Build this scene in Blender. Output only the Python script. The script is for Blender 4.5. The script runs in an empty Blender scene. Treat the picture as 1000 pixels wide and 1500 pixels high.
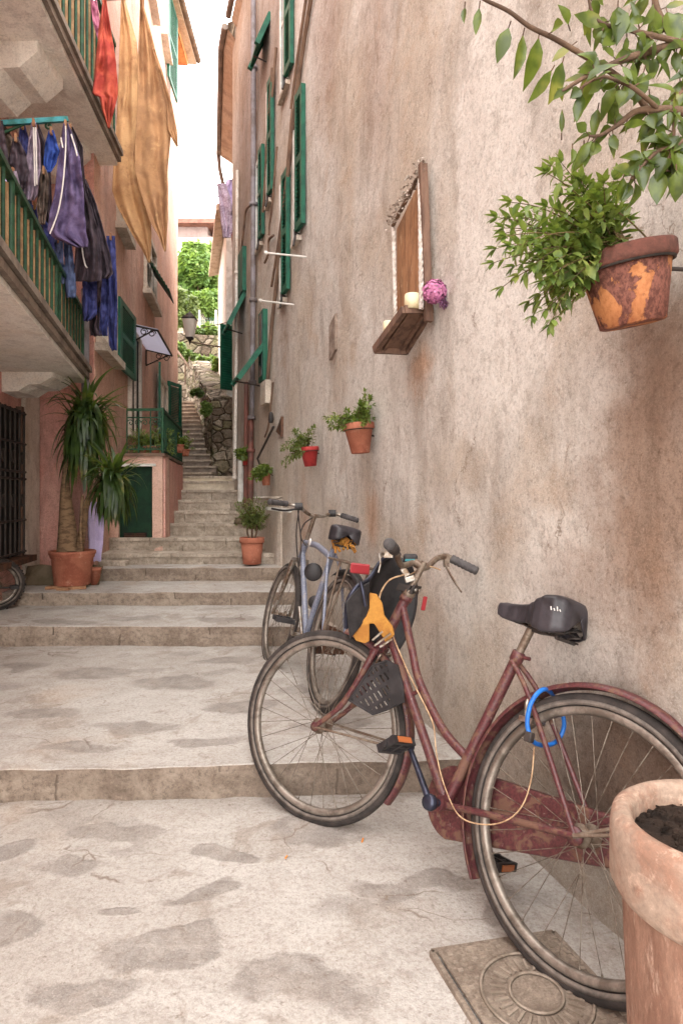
import bpy, bmesh, math, random
from mathutils import Vector, Matrix, noise
random.seed(7)
R_ = random.Random(11)
C = bpy.context.scene.collection
PI = math.pi
V = Vector
def V3(*a): return Vector(a)
# ---------------------------------------------------------------- layout: eye height, focal ratio
EYE = 1.17; FL = 933.0
def P(px, py, y):
    return V(((px-500)/FL*y, y, EYE-(py-724)/FL*y))
def hit(px, py, pt, n):
    d = P(px, py, 1.0)-V((0, 0, EYE)); o = V((0, 0, EYE))
    t = (pt-o).dot(n)/d.dot(n)
    return o+d*t
# ---------------------------------------------------------------- mesh builder
class MB:
    def __init__(s): s.v = []; s.f = []; s.m = []; s.sm = []
    def add(s, vs, fs, mi=0, smooth=False):
        b = len(s.v); s.v += [V(v) for v in vs]
        for f in fs: s.f.append([b+i for i in f]); s.m.append(mi); s.sm.append(smooth)
    def box(s, c, X, Y, Z, mi=0):
        c = V(c); X = V(X); Y = V(Y); Z = V(Z)
        vs = [c+X*i+Y*j+Z*k for i in (-.5, .5) for j in (-.5, .5) for k in (-.5, .5)]
        s.add(vs, [(0,1,3,2),(4,6,7,5),(0,4,5,1),(2,3,7,6),(0,2,6,4),(1,5,7,3)], mi)
    def abox(s, x0, x1, y0, y1, z0, z1, mi=0):
        s.box(((x0+x1)/2,(y0+y1)/2,(z0+z1)/2),(x1-x0,0,0),(0,y1-y0,0),(0,0,z1-z0),mi)
    def quad(s, a, b, c, d, mi=0): s.add([a,b,c,d],[(0,1,2,3)],mi)
    def bar(s, a, b, w, h, up=(0,0,1), mi=0):
        a=V(a); b=V(b); d=(b-a); up=V(up); sd=d.cross(up)
        if sd.length<1e-6: sd=V((1,0,0))
        sd.normalize(); u=sd.cross(d).normalized()
        s.box((a+b)/2, d, sd*w, u*h, mi)
    def tube(s, pts, r, n=8, mi=0, caps=True, flat=None):
        pts=[V(p) for p in pts]; N=len(pts)
        if not isinstance(r,(list,tuple)): r=[r]*N
        prev=None; rings=[]
        for i,p in enumerate(pts):
            t=(pts[min(i+1,N-1)]-pts[max(i-1,0)])
            if t.length<1e-9: t=V((0,0,1))
            t.normalize()
            if prev is None:
                a=V((0,0,1)) if abs(t.z)<.9 else V((1,0,0))
                u=(a-t*a.dot(t)).normalized()
            else:
                u=prev-t*prev.dot(t)
                u = u.normalized() if u.length>1e-6 else t.orthogonal().normalized()
            prev=u; w=t.cross(u)
            rings.append([p+(u*math.cos(2*PI*k/n)+w*math.sin(2*PI*k/n)*(flat or 1))*r[i] for k in range(n)])
        vs=[v for rg in rings for v in rg]; fs=[]
        for i in range(N-1):
            for k in range(n):
                fs.append((i*n+k,i*n+(k+1)%n,(i+1)*n+(k+1)%n,(i+1)*n+k))
        s.add(vs,fs,mi,True)
        if caps:
            s.add(rings[0],[tuple(range(n))[::-1]],mi); s.add(rings[-1],[tuple(range(n))],mi)
    def lathe(s, c, prof, ax=(0,0,1), n=32, mi=0, a0=0, a1=2*PI, wob=0):
        c=V(c); ax=V(ax).normalized(); u=ax.orthogonal().normalized(); w=ax.cross(u); full=abs(a1-a0-2*PI)<1e-6
        m=n if full else n+1; vs=[]
        for r,h in prof:
            for k in range(m):
                a=a0+(a1-a0)*k/n
                q=1+wob*noise.noise(V((math.cos(a)*2,math.sin(a)*2,h*8)))
                vs.append(c+ax*h+(u*math.cos(a)+w*math.sin(a))*r*q)
        fs=[]
        for i in range(len(prof)-1):
            for k in range(n):
                k2=(k+1)%m if full else k+1
                fs.append((i*m+k,i*m+k2,(i+1)*m+k2,(i+1)*m+k))
        s.add(vs,fs,mi,True)
    def ring(s, c, n_, R, prof, N=64, mi=0, a0=0, a1=2*PI, ref=None):
        # sweep a closed cross-section (radial, axial) around a circle; angle 0 = ref
        c=V(c); n_=V(n_).normalized(); u=V(ref)-n_*V(ref).dot(n_) if ref is not None else n_.orthogonal()
        u.normalize(); w=n_.cross(u); full=abs(a1-a0-2*PI)<1e-6; M=N if full else N+1; K=len(prof); vs=[]
        for i in range(M):
            a=a0+(a1-a0)*i/N; d=u*math.cos(a)+w*math.sin(a)
            for (pr,pa) in prof: vs.append(c+d*(R+pr)+n_*pa)
        fs=[]
        for i in range(N):
            j=(i+1)%M if full else i+1
            for k in range(K):
                k2=(k+1)%K; fs.append((i*K+k,j*K+k,j*K+k2,i*K+k2))
        s.add(vs,fs,mi,True)
        if not full:
            s.add(vs[:K],[tuple(range(K))],mi); s.add(vs[-K:],[tuple(range(K))[::-1]],mi)
    def grid(s, fn, nu, nv, mi=0, smooth=True):
        vs=[fn(i/nu,j/nv) for j in range(nv+1) for i in range(nu+1)]
        fs=[(j*(nu+1)+i,j*(nu+1)+i+1,(j+1)*(nu+1)+i+1,(j+1)*(nu+1)+i) for j in range(nv) for i in range(nu)]
        s.add(vs,fs,mi,smooth)
    def prism(s, pts, ext, mi=0):
        n=len(pts); pts=[V(p) for p in pts]; ext=V(ext)
        vs=pts+[p+ext for p in pts]
        fs=[tuple(range(n))[::-1],tuple(range(n,2*n))]+[(i,(i+1)%n,n+(i+1)%n,n+i) for i in range(n)]
        s.add(vs,fs,mi)
    def leaf(s, p, d, up, L, W, bend=.3, mi=0, fold=.25, k=3):
        p=V(p); d=V(d).normalized(); up=V(up); sd=d.cross(up)
        if sd.length<1e-4: sd=d.orthogonal()
        sd.normalize(); u=sd.cross(d).normalized()
        vs=[]; ws=[.1,.85,1.,.62,0.0] if k>=3 else [.1,1.,0]
        N=len(ws)-1
        for i,wv in enumerate(ws):
            t=i/N; cpt=p+d*(L*t)-u*(bend*L*t*t)
            h=W*.5*wv
            vs+= [cpt-sd*h+u*fold*h, cpt, cpt+sd*h+u*fold*h]
        fs=[]
        for i in range(N):
            b=i*3; fs+=[(b,b+1,b+4,b+3),(b+1,b+2,b+5,b+4)]
        s.add(vs,fs,mi,True)
    def build(s, name, mats, parent=None, bevel=0, solid=0, subsurf=0):
        if not isinstance(mats,(list,tuple)): mats=[mats]
        me=bpy.data.meshes.new(name); off=wloc(parent)
        me.from_pydata([tuple(v-off) for v in s.v],[],s.f)
        for m in mats: me.materials.append(m)
        me.polygons.foreach_set('material_index',s.m); me.polygons.foreach_set('use_smooth',s.sm)
        me.update()
        o=bpy.data.objects.new(name,me); C.objects.link(o)
        if parent is not None: o.parent=parent
        bm=bmesh.new(); bm.from_mesh(me); bmesh.ops.recalc_face_normals(bm,faces=bm.faces) if not getattr(s,'raw',0) else None
        bm.to_mesh(me); bm.free()
        if solid:
            q=o.modifiers.new('solid','SOLIDIFY'); q.thickness=solid; q.offset=0
        if bevel:
            q=o.modifiers.new('bevel','BEVEL'); q.width=bevel; q.segments=2; q.limit_method='ANGLE'; q.angle_limit=.6
        if subsurf:
            q=o.modifiers.new('sub','SUBSURF'); q.levels=subsurf; q.render_levels=subsurf
        return o
def wloc(o):
    l=V((0,0,0))
    while o is not None: l=l+o.location; o=o.parent
    return l
def tag(o,label,cat,group=None,kind=None):
    if label: o['label']=label
    if cat: o['category']=cat
    if group: o['group']=group
    if kind: o['kind']=kind
    return o
def thing(name,label,cat,loc,group=None):
    o=bpy.data.objects.new(name,None); C.objects.link(o); o.location=V(loc); o.empty_display_size=.1
    return tag(o,label,cat,group)
def smooth_path(pts,n=6):
    pts=[V(p) for p in pts]; out=[]
    for i in range(len(pts)-1):
        p0=pts[max(i-1,0)];p1=pts[i];p2=pts[i+1];p3=pts[min(i+2,len(pts)-1)]
        for k in range(n):
            t=k/n
            out.append(.5*((2*p1)+(p2-p0)*t+(2*p0-5*p1+4*p2-p3)*t*t+(3*p1-p0-3*p2+p3)*t*t*t))
    out.append(pts[-1]); return out
ST=[(225,1395,78,28,0),(120,1455,80,30,0),(425,1445,95,50,0),(90,1272,48,15,0),(460,1218,70,22,0),(560,1310,60,18,0),(300,1310,60,14,0),(180,1220,70,13,0),(30,1240,50,12,0),(640,1290,40,14,0),(10,1365,45,24,0),(700,1330,26,14,0),(335,1258,36,9,0),(190,1330,34,9,0),
 (140,985,55,8,.134),(255,1000,60,8,.134),(60,1045,60,9,.134),(350,1035,50,10,.134),(480,1060,60,8,.134),(200,1065,70,8,.134),(330,968,50,6,.134),(40,975,40,6,.134),(440,1010,30,8,.134),(120,1095,60,7,.134),(300,1085,60,7,.134),
 (200,905,40,4,.274),(330,908,40,4,.274),(90,912,50,4,.274)]
STW=[]
for px,py,rx,ry,z in ST:
    y=(EYE-z)*FL/(py-724); y2=(EYE-z)*FL/(py+ry-724); STW.append(((px-500)/FL*y,y,rx/FL*y,abs(y-y2),z))
def stonev(p):
    m=0
    wx=p.x+.10*noise.noise(V((p.x*4,p.y*4,1)))+.03*noise.noise(V((p.x*14,p.y*14,4))); wy=p.y+.10*noise.noise(V((p.x*4,p.y*4,7)))+.03*noise.noise(V((p.x*14,p.y*14,9)))
    for x,y,a,b,z in STW:
        if abs(p.z-z)>.06: continue
        d=math.hypot((wx-x)/a,(wy-y)/b)
        if d<1.5: m=max(m,1.25-d)
    return m
def set_stone(o):
    at=o.data.attributes.new('stone','FLOAT','POINT'); off=wloc(o)
    at.data.foreach_set('value',[stonev(v.co+off) for v in o.data.vertices])
# ---------------------------------------------------------------- materials
def srgb(r,g,b):
    f=lambda c:(c/255/12.92) if c/255<=.04045 else ((c/255+.055)/1.055)**2.4
    return (f(r),f(g),f(b),1)
class NT:
    def __init__(s,name):
        s.m=bpy.data.materials.new(name); s.m.use_nodes=True; s.t=s.m.node_tree; s.n=s.t.nodes
        for x in list(s.n): s.n.remove(x)
        s.out=s.n.new('ShaderNodeOutputMaterial'); s.b=s.n.new('ShaderNodeBsdfPrincipled')
        s.link(s.b.outputs[0],s.out.inputs['Surface'])
    def link(s,a,b): s.t.links.new(a,b)
    def put(s,inp,v):
        if hasattr(v,'is_output') or isinstance(v,bpy.types.NodeSocket): s.link(v,inp)
        else: inp.default_value=v
    def pos(s,kind='obj',scale=(1,1,1)):
        if kind=='world': o=s.n.new('ShaderNodeNewGeometry').outputs['Position']
        else: o=s.n.new('ShaderNodeTexCoord').outputs['Object']
        mp=s.n.new('ShaderNodeMapping'); mp.inputs['Scale'].default_value=scale; s.link(o,mp.inputs[0]); return mp.outputs[0]
    def noise(s,vec,scale,detail=4,rough=.6,dist=0,col=False):
        x=s.n.new('ShaderNodeTexNoise'); s.link(vec,x.inputs['Vector']); x.inputs['Scale'].default_value=scale
        x.inputs['Detail'].default_value=detail; x.inputs['Roughness'].default_value=rough; x.inputs['Distortion'].default_value=dist
        return x.outputs['Color' if col else 'Fac']
    def vor(s,vec,scale,feature='F1',out='Distance',rand=1):
        x=s.n.new('ShaderNodeTexVoronoi'); x.feature=feature; s.link(vec,x.inputs['Vector']); x.inputs['Scale'].default_value=scale
        x.inputs['Randomness'].default_value=rand; return x.outputs[out]
    def ramp(s,fac,a,b,lo=0,hi=1):
        x=s.n.new('ShaderNodeMapRange'); x.interpolation_type='SMOOTHSTEP'; s.put(x.inputs['Value'],fac)
        x.inputs['From Min'].default_value=a; x.inputs['From Max'].default_value=b; x.inputs['To Min'].default_value=lo; x.inputs['To Max'].default_value=hi
        return x.outputs[0]
    def math(s,op,a,b=0,c=0):
        x=s.n.new('ShaderNodeMath'); x.operation=op; s.put(x.inputs[0],a); s.put(x.inputs[1],b)
        if len(x.inputs)>2: s.put(x.inputs[2],c)
        return x.outputs[0]
    def mix(s,f,a,b,mode='MIX'):
        x=s.n.new('ShaderNodeMix'); x.data_type='RGBA'; x.blend_type=mode; x.clamp_factor=True
        s.put(x.inputs[0],f); s.put(x.inputs[6],a); s.put(x.inputs[7],b); return x.outputs[2]
    def bump(s,h,st=.3,dist=.01,prev=None):
        x=s.n.new('ShaderNodeBump'); x.inputs['Strength'].default_value=st; x.inputs['Distance'].default_value=dist
        s.put(x.inputs['Height'],h)
        if prev is not None: s.link(prev,x.inputs['Normal'])
        return x.outputs[0]
    def fin(s,col,rough=.8,nrm=None,metal=0,spec=.3,trans=0,sub=0):
        s.put(s.b.inputs['Base Color'],col); s.put(s.b.inputs['Roughness'],rough); s.put(s.b.inputs['Metallic'],metal)
        s.b.inputs['Specular IOR Level'].default_value=spec
        if nrm is not None: s.link(nrm,s.b.inputs['Normal'])
        return s.m
def aged(name,c1,c2,scale=6,grit=60,gr=.18,rough=.75,bump=.3,bd=.004,metal=0,spec=.3,kind='obj',stretch=(1,1,1),c3=None,edge=(.42,.62)):
    t=NT(name); p=t.pos(kind,stretch)
    n1=t.noise(p,scale,5,.65,.3); col=t.mix(t.ramp(n1,edge[0],edge[1]),c1,c2)
    if c3: col=t.mix(t.ramp(t.noise(p,scale*2.3,5,.7),.56,.7),col,c3)
    g=t.noise(p,grit,8,.85); col=t.mix(t.ramp(g,.25,.75,gr,0),col,tuple(x*.35 for x in c1[:3])+(1,))
    col=t.mix(t.ramp(g,.55,.8,0,gr*.7),col,tuple(min(1,x*1.7+.05) for x in c1[:3])+(1,))
    nr=t.bump(t.math('ADD',n1,t.math('MULTIPLY',g,.6)),bump,bd)
    return t.fin(col,rough,nr,metal,spec)
def paint_rust(name,paint,rust,dark,scale=18,amount=.55,rough=.42):
    t=NT(name); p=t.pos()
    n=t.noise(p,scale,7,.7,.6); r=t.ramp(n,amount,amount+.08)
    g=t.noise(p,140,4,.7)
    col=t.mix(t.ramp(g,.3,.7),dark,paint); col=t.mix(r,col,rust)
    col=t.mix(t.ramp(t.noise(p,60,4,.7),.62,.72,0,.7),col,(.22,.17,.14,1))
    return t.fin(col,t.math('ADD',t.math('MULTIPLY',r,.35),rough),t.bump(t.math('ADD',n,g),.25,.002),0,.5)
M={}
def plaster(name,base,light,dark,warm,stains=(),lights=(),bumpst=.6,streak=1.0,sc=1.0):
    """rough lime plaster, coordinates in world metres; stains = (centre, radius, strength) brown patches"""
    t=NT(name); p=t.pos('world'); ps=t.pos('world',(2.0,2.0,.6))
    big=t.noise(p,.9*sc,5,.6,.4); st=t.noise(ps,2.6*sc,6,.62,.5)
    col=t.mix(t.ramp(big,.38,.62),base,light)
    col=t.mix(t.ramp(st,.48,.66,0,.62*streak),col,dark)
    col=t.mix(t.ramp(t.noise(p,2.1*sc,6,.65,.5),.52,.68,0,.55),col,warm)
    wob=t.noise(p,2.2,6,.7,col=True)
    x=t.n.new('ShaderNodeVectorMath'); x.operation='MULTIPLY_ADD'; t.link(wob,x.inputs[0]); x.inputs[1].default_value=(.35,.35,.7); t.link(p,x.inputs[2]); pw=x.outputs[0]
    def blob(c,rad,stc,w,soft=.5):
        d=t.n.new('ShaderNodeVectorMath'); d.operation='SUBTRACT'; t.link(pw,d.inputs[0]); d.inputs[1].default_value=(c[0]+.175,c[1]+.175,c[2]+.35)
        e=t.n.new('ShaderNodeVectorMath'); e.operation='DIVIDE'; t.link(d.outputs[0],e.inputs[0]); e.inputs[1].default_value=rad
        l=t.n.new('ShaderNodeVectorMath'); l.operation='LENGTH'; t.link(e.outputs[0],l.inputs[0])
        return t.ramp(l.outputs['Value'],1-soft,1,w,0)
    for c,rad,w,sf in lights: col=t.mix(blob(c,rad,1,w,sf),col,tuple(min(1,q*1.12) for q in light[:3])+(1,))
    g=t.noise(p,60,8,.88); g2=t.noise(p,200,4,.85); g3=t.noise(p,12,10,.86)
    col=t.mix(t.ramp(g3,.40,.50,.42,0),col,tuple(q*.5 for q in base[:3])+(1,)); col=t.mix(t.ramp(g3,.54,.62,0,.3),col,light)
    col=t.mix(t.ramp(g,.34,.54,.60,0),col,tuple(q*.42 for q in base[:3])+(1,))
    col=t.mix(t.ramp(g2,.52,.68,0,.55),col,tuple(min(1,q*1.35+.05) for q in light[:3])+(1,))
    col=t.mix(t.ramp(g2,.30,.46,.42,0),col,tuple(q*.4 for q in dark[:3])+(1,))
    ck=t.vor(pw,1.15,'DISTANCE_TO_EDGE'); col=t.mix(t.math('MULTIPLY',t.ramp(ck,.0,.006,.75,0),t.ramp(t.noise(p,1.7,3,.6),.53,.6)),col,dark)
    sz=t.n.new('ShaderNodeSeparateXYZ'); t.link(pw,sz.inputs[0]); col=t.mix(t.ramp(sz.outputs['Z'],.30,.95,.42,0),col,tuple(q*.72 for q in dark[:3])+(1,))
    spk=t.noise(p,38,3,.6); col=t.mix(t.ramp(spk,.66,.70,0,.45),col,dark)
    for c,rad,w,sf,cc in stains: col=t.mix(blob(c,rad,1,w,sf),col,tuple(min(1,u/v_) for u,v_ in zip(cc[:3],base[:3]))+(1,),'MULTIPLY')
    h=t.math('ADD',t.math('MULTIPLY',g,1.0),t.math('MULTIPLY',t.noise(p,26,5,.7),.9))
    nr=t.bump(h,bumpst,.012,t.bump(t.noise(p,5,4,.6),.5,.05))
    return t.fin(col,.92,nr,0,.15)
BROWN=srgb(140,110,88); OCHRE=srgb(188,134,92); GREY=srgb(150,140,136)
M['wall']=plaster('right_plaster',srgb(196,182,166),srgb(214,208,200),srgb(138,123,108),srgb(188,165,142),streak=.62,bumpst=.8,
    stains=[(P(950,720,1.59),(.2,.36,.62),.9,.75,BROWN),(P(990,540,1.51),(.16,.3,.3),.7,.9,BROWN),(P(920,1130,1.66),(.3,.42,.40),.9,.7,srgb(104,82,66)),(P(820,1130,1.93),(.25,.3,.22),.55,.9,srgb(140,116,98)),(P(840,870,1.87),(.12,.3,.22),.6,.9,BROWN),
      (P(625,545,3.0),(.16,.22,.22),.6,.8,OCHRE),(P(545,760,3.7),(.12,.3,.3),.5,.9,OCHRE),(P(445,780,5.2),(.12,.3,.5),.45,.9,OCHRE),
      (P(560,60,3.6),(.3,.5,1.2),.45,.9,srgb(150,116,92)),(P(655,60,2.9),(.08,.2,.7),.5,.9,srgb(140,108,88)),
      (P(420,420,5.9),(.2,.5,1.6),.5,.9,srgb(150,125,108)),(P(425,60,6.6),(.7,1.7,1.8),.7,.7,srgb(140,116,100)),(P(392,210,8.0),(.7,1.6,2.2),.7,.6,srgb(134,116,106)),(P(475,20,4.5),(.4,.7,1.1),.6,.9,srgb(150,122,104)),(P(378,560,8.3),(.5,1.1,3.2),.6,.6,srgb(140,128,118))],
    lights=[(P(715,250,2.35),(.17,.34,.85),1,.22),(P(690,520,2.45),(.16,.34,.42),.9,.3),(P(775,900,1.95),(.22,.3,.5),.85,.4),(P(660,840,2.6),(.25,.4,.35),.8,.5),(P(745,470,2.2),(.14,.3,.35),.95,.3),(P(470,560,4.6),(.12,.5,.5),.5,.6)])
M['pink']=plaster('pink_plaster',srgb(206,150,138),srgb(218,172,158),srgb(162,122,114),srgb(214,148,124),bumpst=.4)
M['pink2']=plaster('salmon_plaster',srgb(198,156,140),srgb(214,178,160),srgb(162,132,120),srgb(210,164,138),bumpst=.35)
M['soffit']=plaster('soffit_plaster',srgb(238,231,220),srgb(242,238,230),srgb(206,194,182),srgb(234,220,202),bumpst=.3)
M['pale']=plaster('pale_stucco',srgb(224,214,202),srgb(234,228,220),srgb(160,140,124),srgb(200,170,144),bumpst=.3)
M['cream']=plaster('cream_stucco',srgb(196,182,166),srgb(214,204,192),srgb(150,136,122),srgb(190,170,146),bumpst=.3)
M['tan']=plaster('eave_plaster',srgb(196,172,150),srgb(206,186,166),srgb(134,112,98),srgb(184,150,124),bumpst=.3,streak=.9)
# paving
def paving():
    t=NT('paving_stone'); p=t.pos('world',(1,1,1)); pe=t.pos('world',(1,1.5,1))
    warp=t.noise(p,2.2,4,.6,col=True)
    x=t.n.new('ShaderNodeVectorMath'); x.operation='MULTIPLY_ADD'; t.link(warp,x.inputs[0]); x.inputs[1].default_value=(.5,.5,0); t.link(pe,x.inputs[2])
    v=t.vor(x.outputs[0],2.6,'SMOOTH_F1'); vc=t.vor(x.outputs[0],2.6,'F1','Color')
    sep=t.n.new('ShaderNodeSeparateColor'); t.link(vc,sep.inputs[0])
    stone=t.math('MULTIPLY',t.ramp(v,.20,.28,.5,0),t.ramp(sep.outputs[0],.5,.62))
    base=t.mix(t.ramp(t.noise(p,1.6,5,.65),.35,.65),srgb(186,181,175),srgb(166,159,152))
    base=t.mix(t.ramp(t.noise(p,4.5,5,.7,.6),.52,.66,0,.55),base,srgb(134,120,107))
    base=t.mix(t.ramp(t.noise(p,1.1,3,.6),.58,.72,0,.4),base,srgb(178,152,126))
    at=t.n.new('ShaderNodeAttribute'); at.attribute_name='stone'; av=t.math('ADD',at.outputs['Fac'],t.math('MULTIPLY',t.math('SUBTRACT',t.noise(p,14,6,.7),.5),.5))
    stone=t.math('MAXIMUM',stone,t.math('MULTIPLY',t.ramp(av,.10,.42),t.ramp(t.noise(p,5,6,.75),.25,.55,.45,1)))
    base=t.mix(t.math('MULTIPLY',stone,.8),base,t.mix(t.ramp(t.noise(p,9,4,.7),.4,.6),srgb(126,119,114),srgb(148,140,133)))
    # hairline joints
    cr=t.vor(x.outputs[0],1.7,'DISTANCE_TO_EDGE'); crm=t.math('MULTIPLY',t.ramp(cr,.0,.010,1,0),t.ramp(t.noise(p,3.1,3,.6),.5,.6))
    base=t.mix(t.math('MULTIPLY',crm,.75),base,srgb(110,92,78))
    g=t.noise(p,75,4,.8); g2=t.noise(p,210,3,.8)
    base=t.mix(t.ramp(g,.34,.56,.42,0),base,srgb(114,102,94)); base=t.mix(t.ramp(g2,.52,.66,0,.3),base,srgb(204,198,190)); base=t.mix(t.ramp(t.noise(p,13,9,.85),.42,.5,.22,0),base,srgb(120,106,96))
    base=t.mix(t.ramp(g2,.3,.45,.28,0),base,srgb(112,98,90))
    base=t.mix(t.ramp(t.noise(p,34,3,.6),.66,.7,0,.5),base,srgb(112,96,84))
    h=t.math('ADD',t.math('ADD',t.math('MULTIPLY',g,.5),t.noise(p,18,5,.7)),t.math('MULTIPLY',stone,.5))
    return t.fin(base,.88,t.bump(h,.55,.012),0,.2)
M['pave']=paving()
def blocky(name,c1,c2,c3,grit,bd,per=1.2,jw=.012):
    t=NT(name); p=t.pos('world'); s_=t.n.new('ShaderNodeSeparateXYZ'); t.link(p,s_.inputs[0])
    yy=t.math('MULTIPLY',t.math('FLOOR',t.math('MULTIPLY',s_.outputs['Z'],9.3)),.417)
    xx=t.math('ADD',t.math('MULTIPLY',t.math('ADD',s_.outputs['X'],t.math('MULTIPLY',t.noise(p,6,3,.6),.05)),per),yy)
    fr=t.math('FRACT',xx); wn=t.n.new('ShaderNodeTexWhiteNoise'); wn.noise_dimensions='1D'; t.link(t.math('FLOOR',xx),wn.inputs['W'])
    n1=t.noise(p,5,6,.7,.4); col=t.mix(t.ramp(n1,.36,.62),c1,c2); col=t.mix(t.math('MULTIPLY',wn.outputs['Value'],.55),col,c3)
    g=t.noise(p,grit,9,.88); col=t.mix(t.ramp(g,.36,.54,.7,0),col,tuple(x*.4 for x in c2[:3])+(1,)); col=t.mix(t.ramp(g,.54,.7,0,.45),col,tuple(min(1,x*1.5) for x in c1[:3])+(1,))
    jm=t.ramp(fr,0,jw,1,0); col=t.mix(t.math('MULTIPLY',jm,.55),col,tuple(x*.3 for x in c2[:3])+(1,))
    return t.fin(col,.9,t.bump(t.math('SUBTRACT',t.math('ADD',n1,g),jm),.8,bd),0,.2)
def masonry(name,sc):
    t=NT(name); p=t.pos('world',(1,1,1.5)); w=t.noise(p,3,4,.6,col=True); x=t.n.new('ShaderNodeVectorMath'); x.operation='MULTIPLY_ADD'; t.link(w,x.inputs[0]); x.inputs[1].default_value=(.12,.12,.12); t.link(p,x.inputs[2])
    e=t.vor(x.outputs[0],sc,'DISTANCE_TO_EDGE'); c=t.vor(x.outputs[0],sc,'F1','Color'); s_=t.n.new('ShaderNodeSeparateColor'); t.link(c,s_.inputs[0])
    col=t.mix(s_.outputs[0],srgb(206,190,170),srgb(132,116,100)); col=t.mix(t.ramp(s_.outputs[1],.6,.9),col,srgb(160,150,120)); g=t.noise(p,14,9,.86); col=t.mix(t.ramp(g,.38,.55,.7,0),col,srgb(70,60,50))
    col=t.mix(t.ramp(e,0,.07,.85,0),col,srgb(64,56,46)); col=t.mix(t.ramp(t.noise(p,1.3,5,.7),.52,.64,0,.6),col,srgb(96,100,56))
    return t.fin(col,.95,t.bump(t.math('ADD',t.ramp(e,0,.12),g),1,.08),0,.1)
M['riser']=aged('step_riser_stone',srgb(160,140,122),srgb(126,106,90),5,40,.85,.9,.9,.02,kind='world',c3=srgb(128,102,86))
M['stair']=aged('stair_stone',srgb(186,174,162),srgb(152,140,128),4,26,.8,.9,.7,.02,kind='world',c3=srgb(120,106,96))
M['edge']=aged('grey_slab_edge',srgb(150,136,124),srgb(118,106,96),5,60,.5,.9,.6,.01,kind='world')
M['sunlitstone']=aged('sunlit_step_stone',srgb(222,208,186),srgb(196,180,160),4,60,.4,.9,.6,.02,kind='world')  # top steps and landing: sunlight put into a paler stone colour
M['rough']=aged('rough_stone_masonry',srgb(192,174,154),srgb(140,124,106),3.2,9,.9,.95,1,.08,kind='world',c3=srgb(104,96,76))
M['rough']=masonry('rough_stone_masonry',4.2)
M['riser']=blocky('step_riser_stone',srgb(180,164,148),srgb(146,130,116),srgb(122,106,94),34,.02,.95)
M['stair']=blocky('stair_stone',srgb(206,192,176),srgb(170,156,140),srgb(140,126,112),22,.02,1.3)
M['hillwall']=masonry('terrace_masonry',2.6)
M['hill']=aged('hill_soil',srgb(178,164,146),srgb(128,118,94),1.2,9,.6,.95,1,.2,kind='world',c3=srgb(96,112,60))
M['curb']=aged('mossy_kerb',srgb(120,104,84),srgb(92,82,62),7,70,.5,.95,.8,.02,kind='world')
# paint, metal, wood
M['green']=aged('green_shutter_paint',srgb(34,98,76),srgb(24,78,62),8,90,.35,.5,.3,.003)
M['greend']=aged('dark_green_door_paint',srgb(24,62,40),srgb(14,44,30),8,90,.6,.55,.4,.003)
M['greenrail']=aged('green_rail_paint',srgb(42,84,58),srgb(28,56,42),14,90,.5,.5,.3,.003,c3=srgb(60,60,40))
M['teal']=aged('teal_paint',srgb(56,140,150),srgb(30,104,100),10,90,.3,.45,.3,.002)
M['white']=aged('white_paint',srgb(226,224,218),srgb(200,196,188),8,90,.2,.5,.2,.002)
M['glass']=NT('window_glass').fin(srgb(70,84,86),.12,None,0,.6)
M['dark']=NT('dark_interior').fin(srgb(28,24,22),.8)
M['iron']=aged('dark_iron',srgb(66,58,54),srgb(44,40,38),14,120,.4,.6,.4,.002)
M['rustiron']=aged('rusty_iron',srgb(104,72,54),srgb(66,50,42),14,120,.4,.7,.4,.002)
M['pipe']=aged('grey_drain_pipe',srgb(138,132,136),srgb(110,100,98),5,60,.3,.6,.3,.002,kind='world')
M['redpipe']=aged('red_drain_pipe',srgb(128,82,72),srgb(92,66,60),5,60,.4,.6,.3,.002,kind='world')
M['cable']=aged('brown_cable',srgb(130,106,88),srgb(98,78,66),5,60,.3,.7,.3,.002,kind='world')
M['copper']=aged('zinc_gutter',srgb(136,120,108),srgb(104,90,80),5,60,.3,.5,.3,.002,kind='world')
M['wood']=aged('weathered_wood',srgb(126,98,82),srgb(92,70,60),9,60,.5,.75,.6,.004,stretch=(3,3,.5))
M['woodpanel']=aged('plywood_panel',srgb(172,128,92),srgb(132,94,66),7,60,.4,.75,.5,.004,stretch=(4,2,.6),c3=srgb(196,160,124))
M['rope']=aged('white_rope',srgb(214,206,198),srgb(176,164,152),40,120,.3,.9,.5,.003)
M['wax']=aged('candle_wax',srgb(226,214,178),srgb(206,190,150),12,80,.15,.6,.15,.002)
M['terra']=aged('terracotta',srgb(178,112,88),srgb(152,88,68),7,70,.5,.85,.5,.004,c3=srgb(196,142,118))
M['terrapale']=aged('weathered_terracotta',srgb(168,130,110),srgb(142,104,86),9,50,.7,.9,.8,.006,c3=srgb(200,168,148),edge=(.4,.6),stretch=(2.2,2.2,.7))
M['terralip']=aged('limed_terracotta_rim',srgb(182,158,140),srgb(160,120,100),9,50,.7,.9,.8,.006,c3=srgb(222,190,168))
M['redpot']=aged('red_painted_pot',srgb(176,58,56),srgb(136,40,42),9,70,.3,.6,.4,.003)
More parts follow.
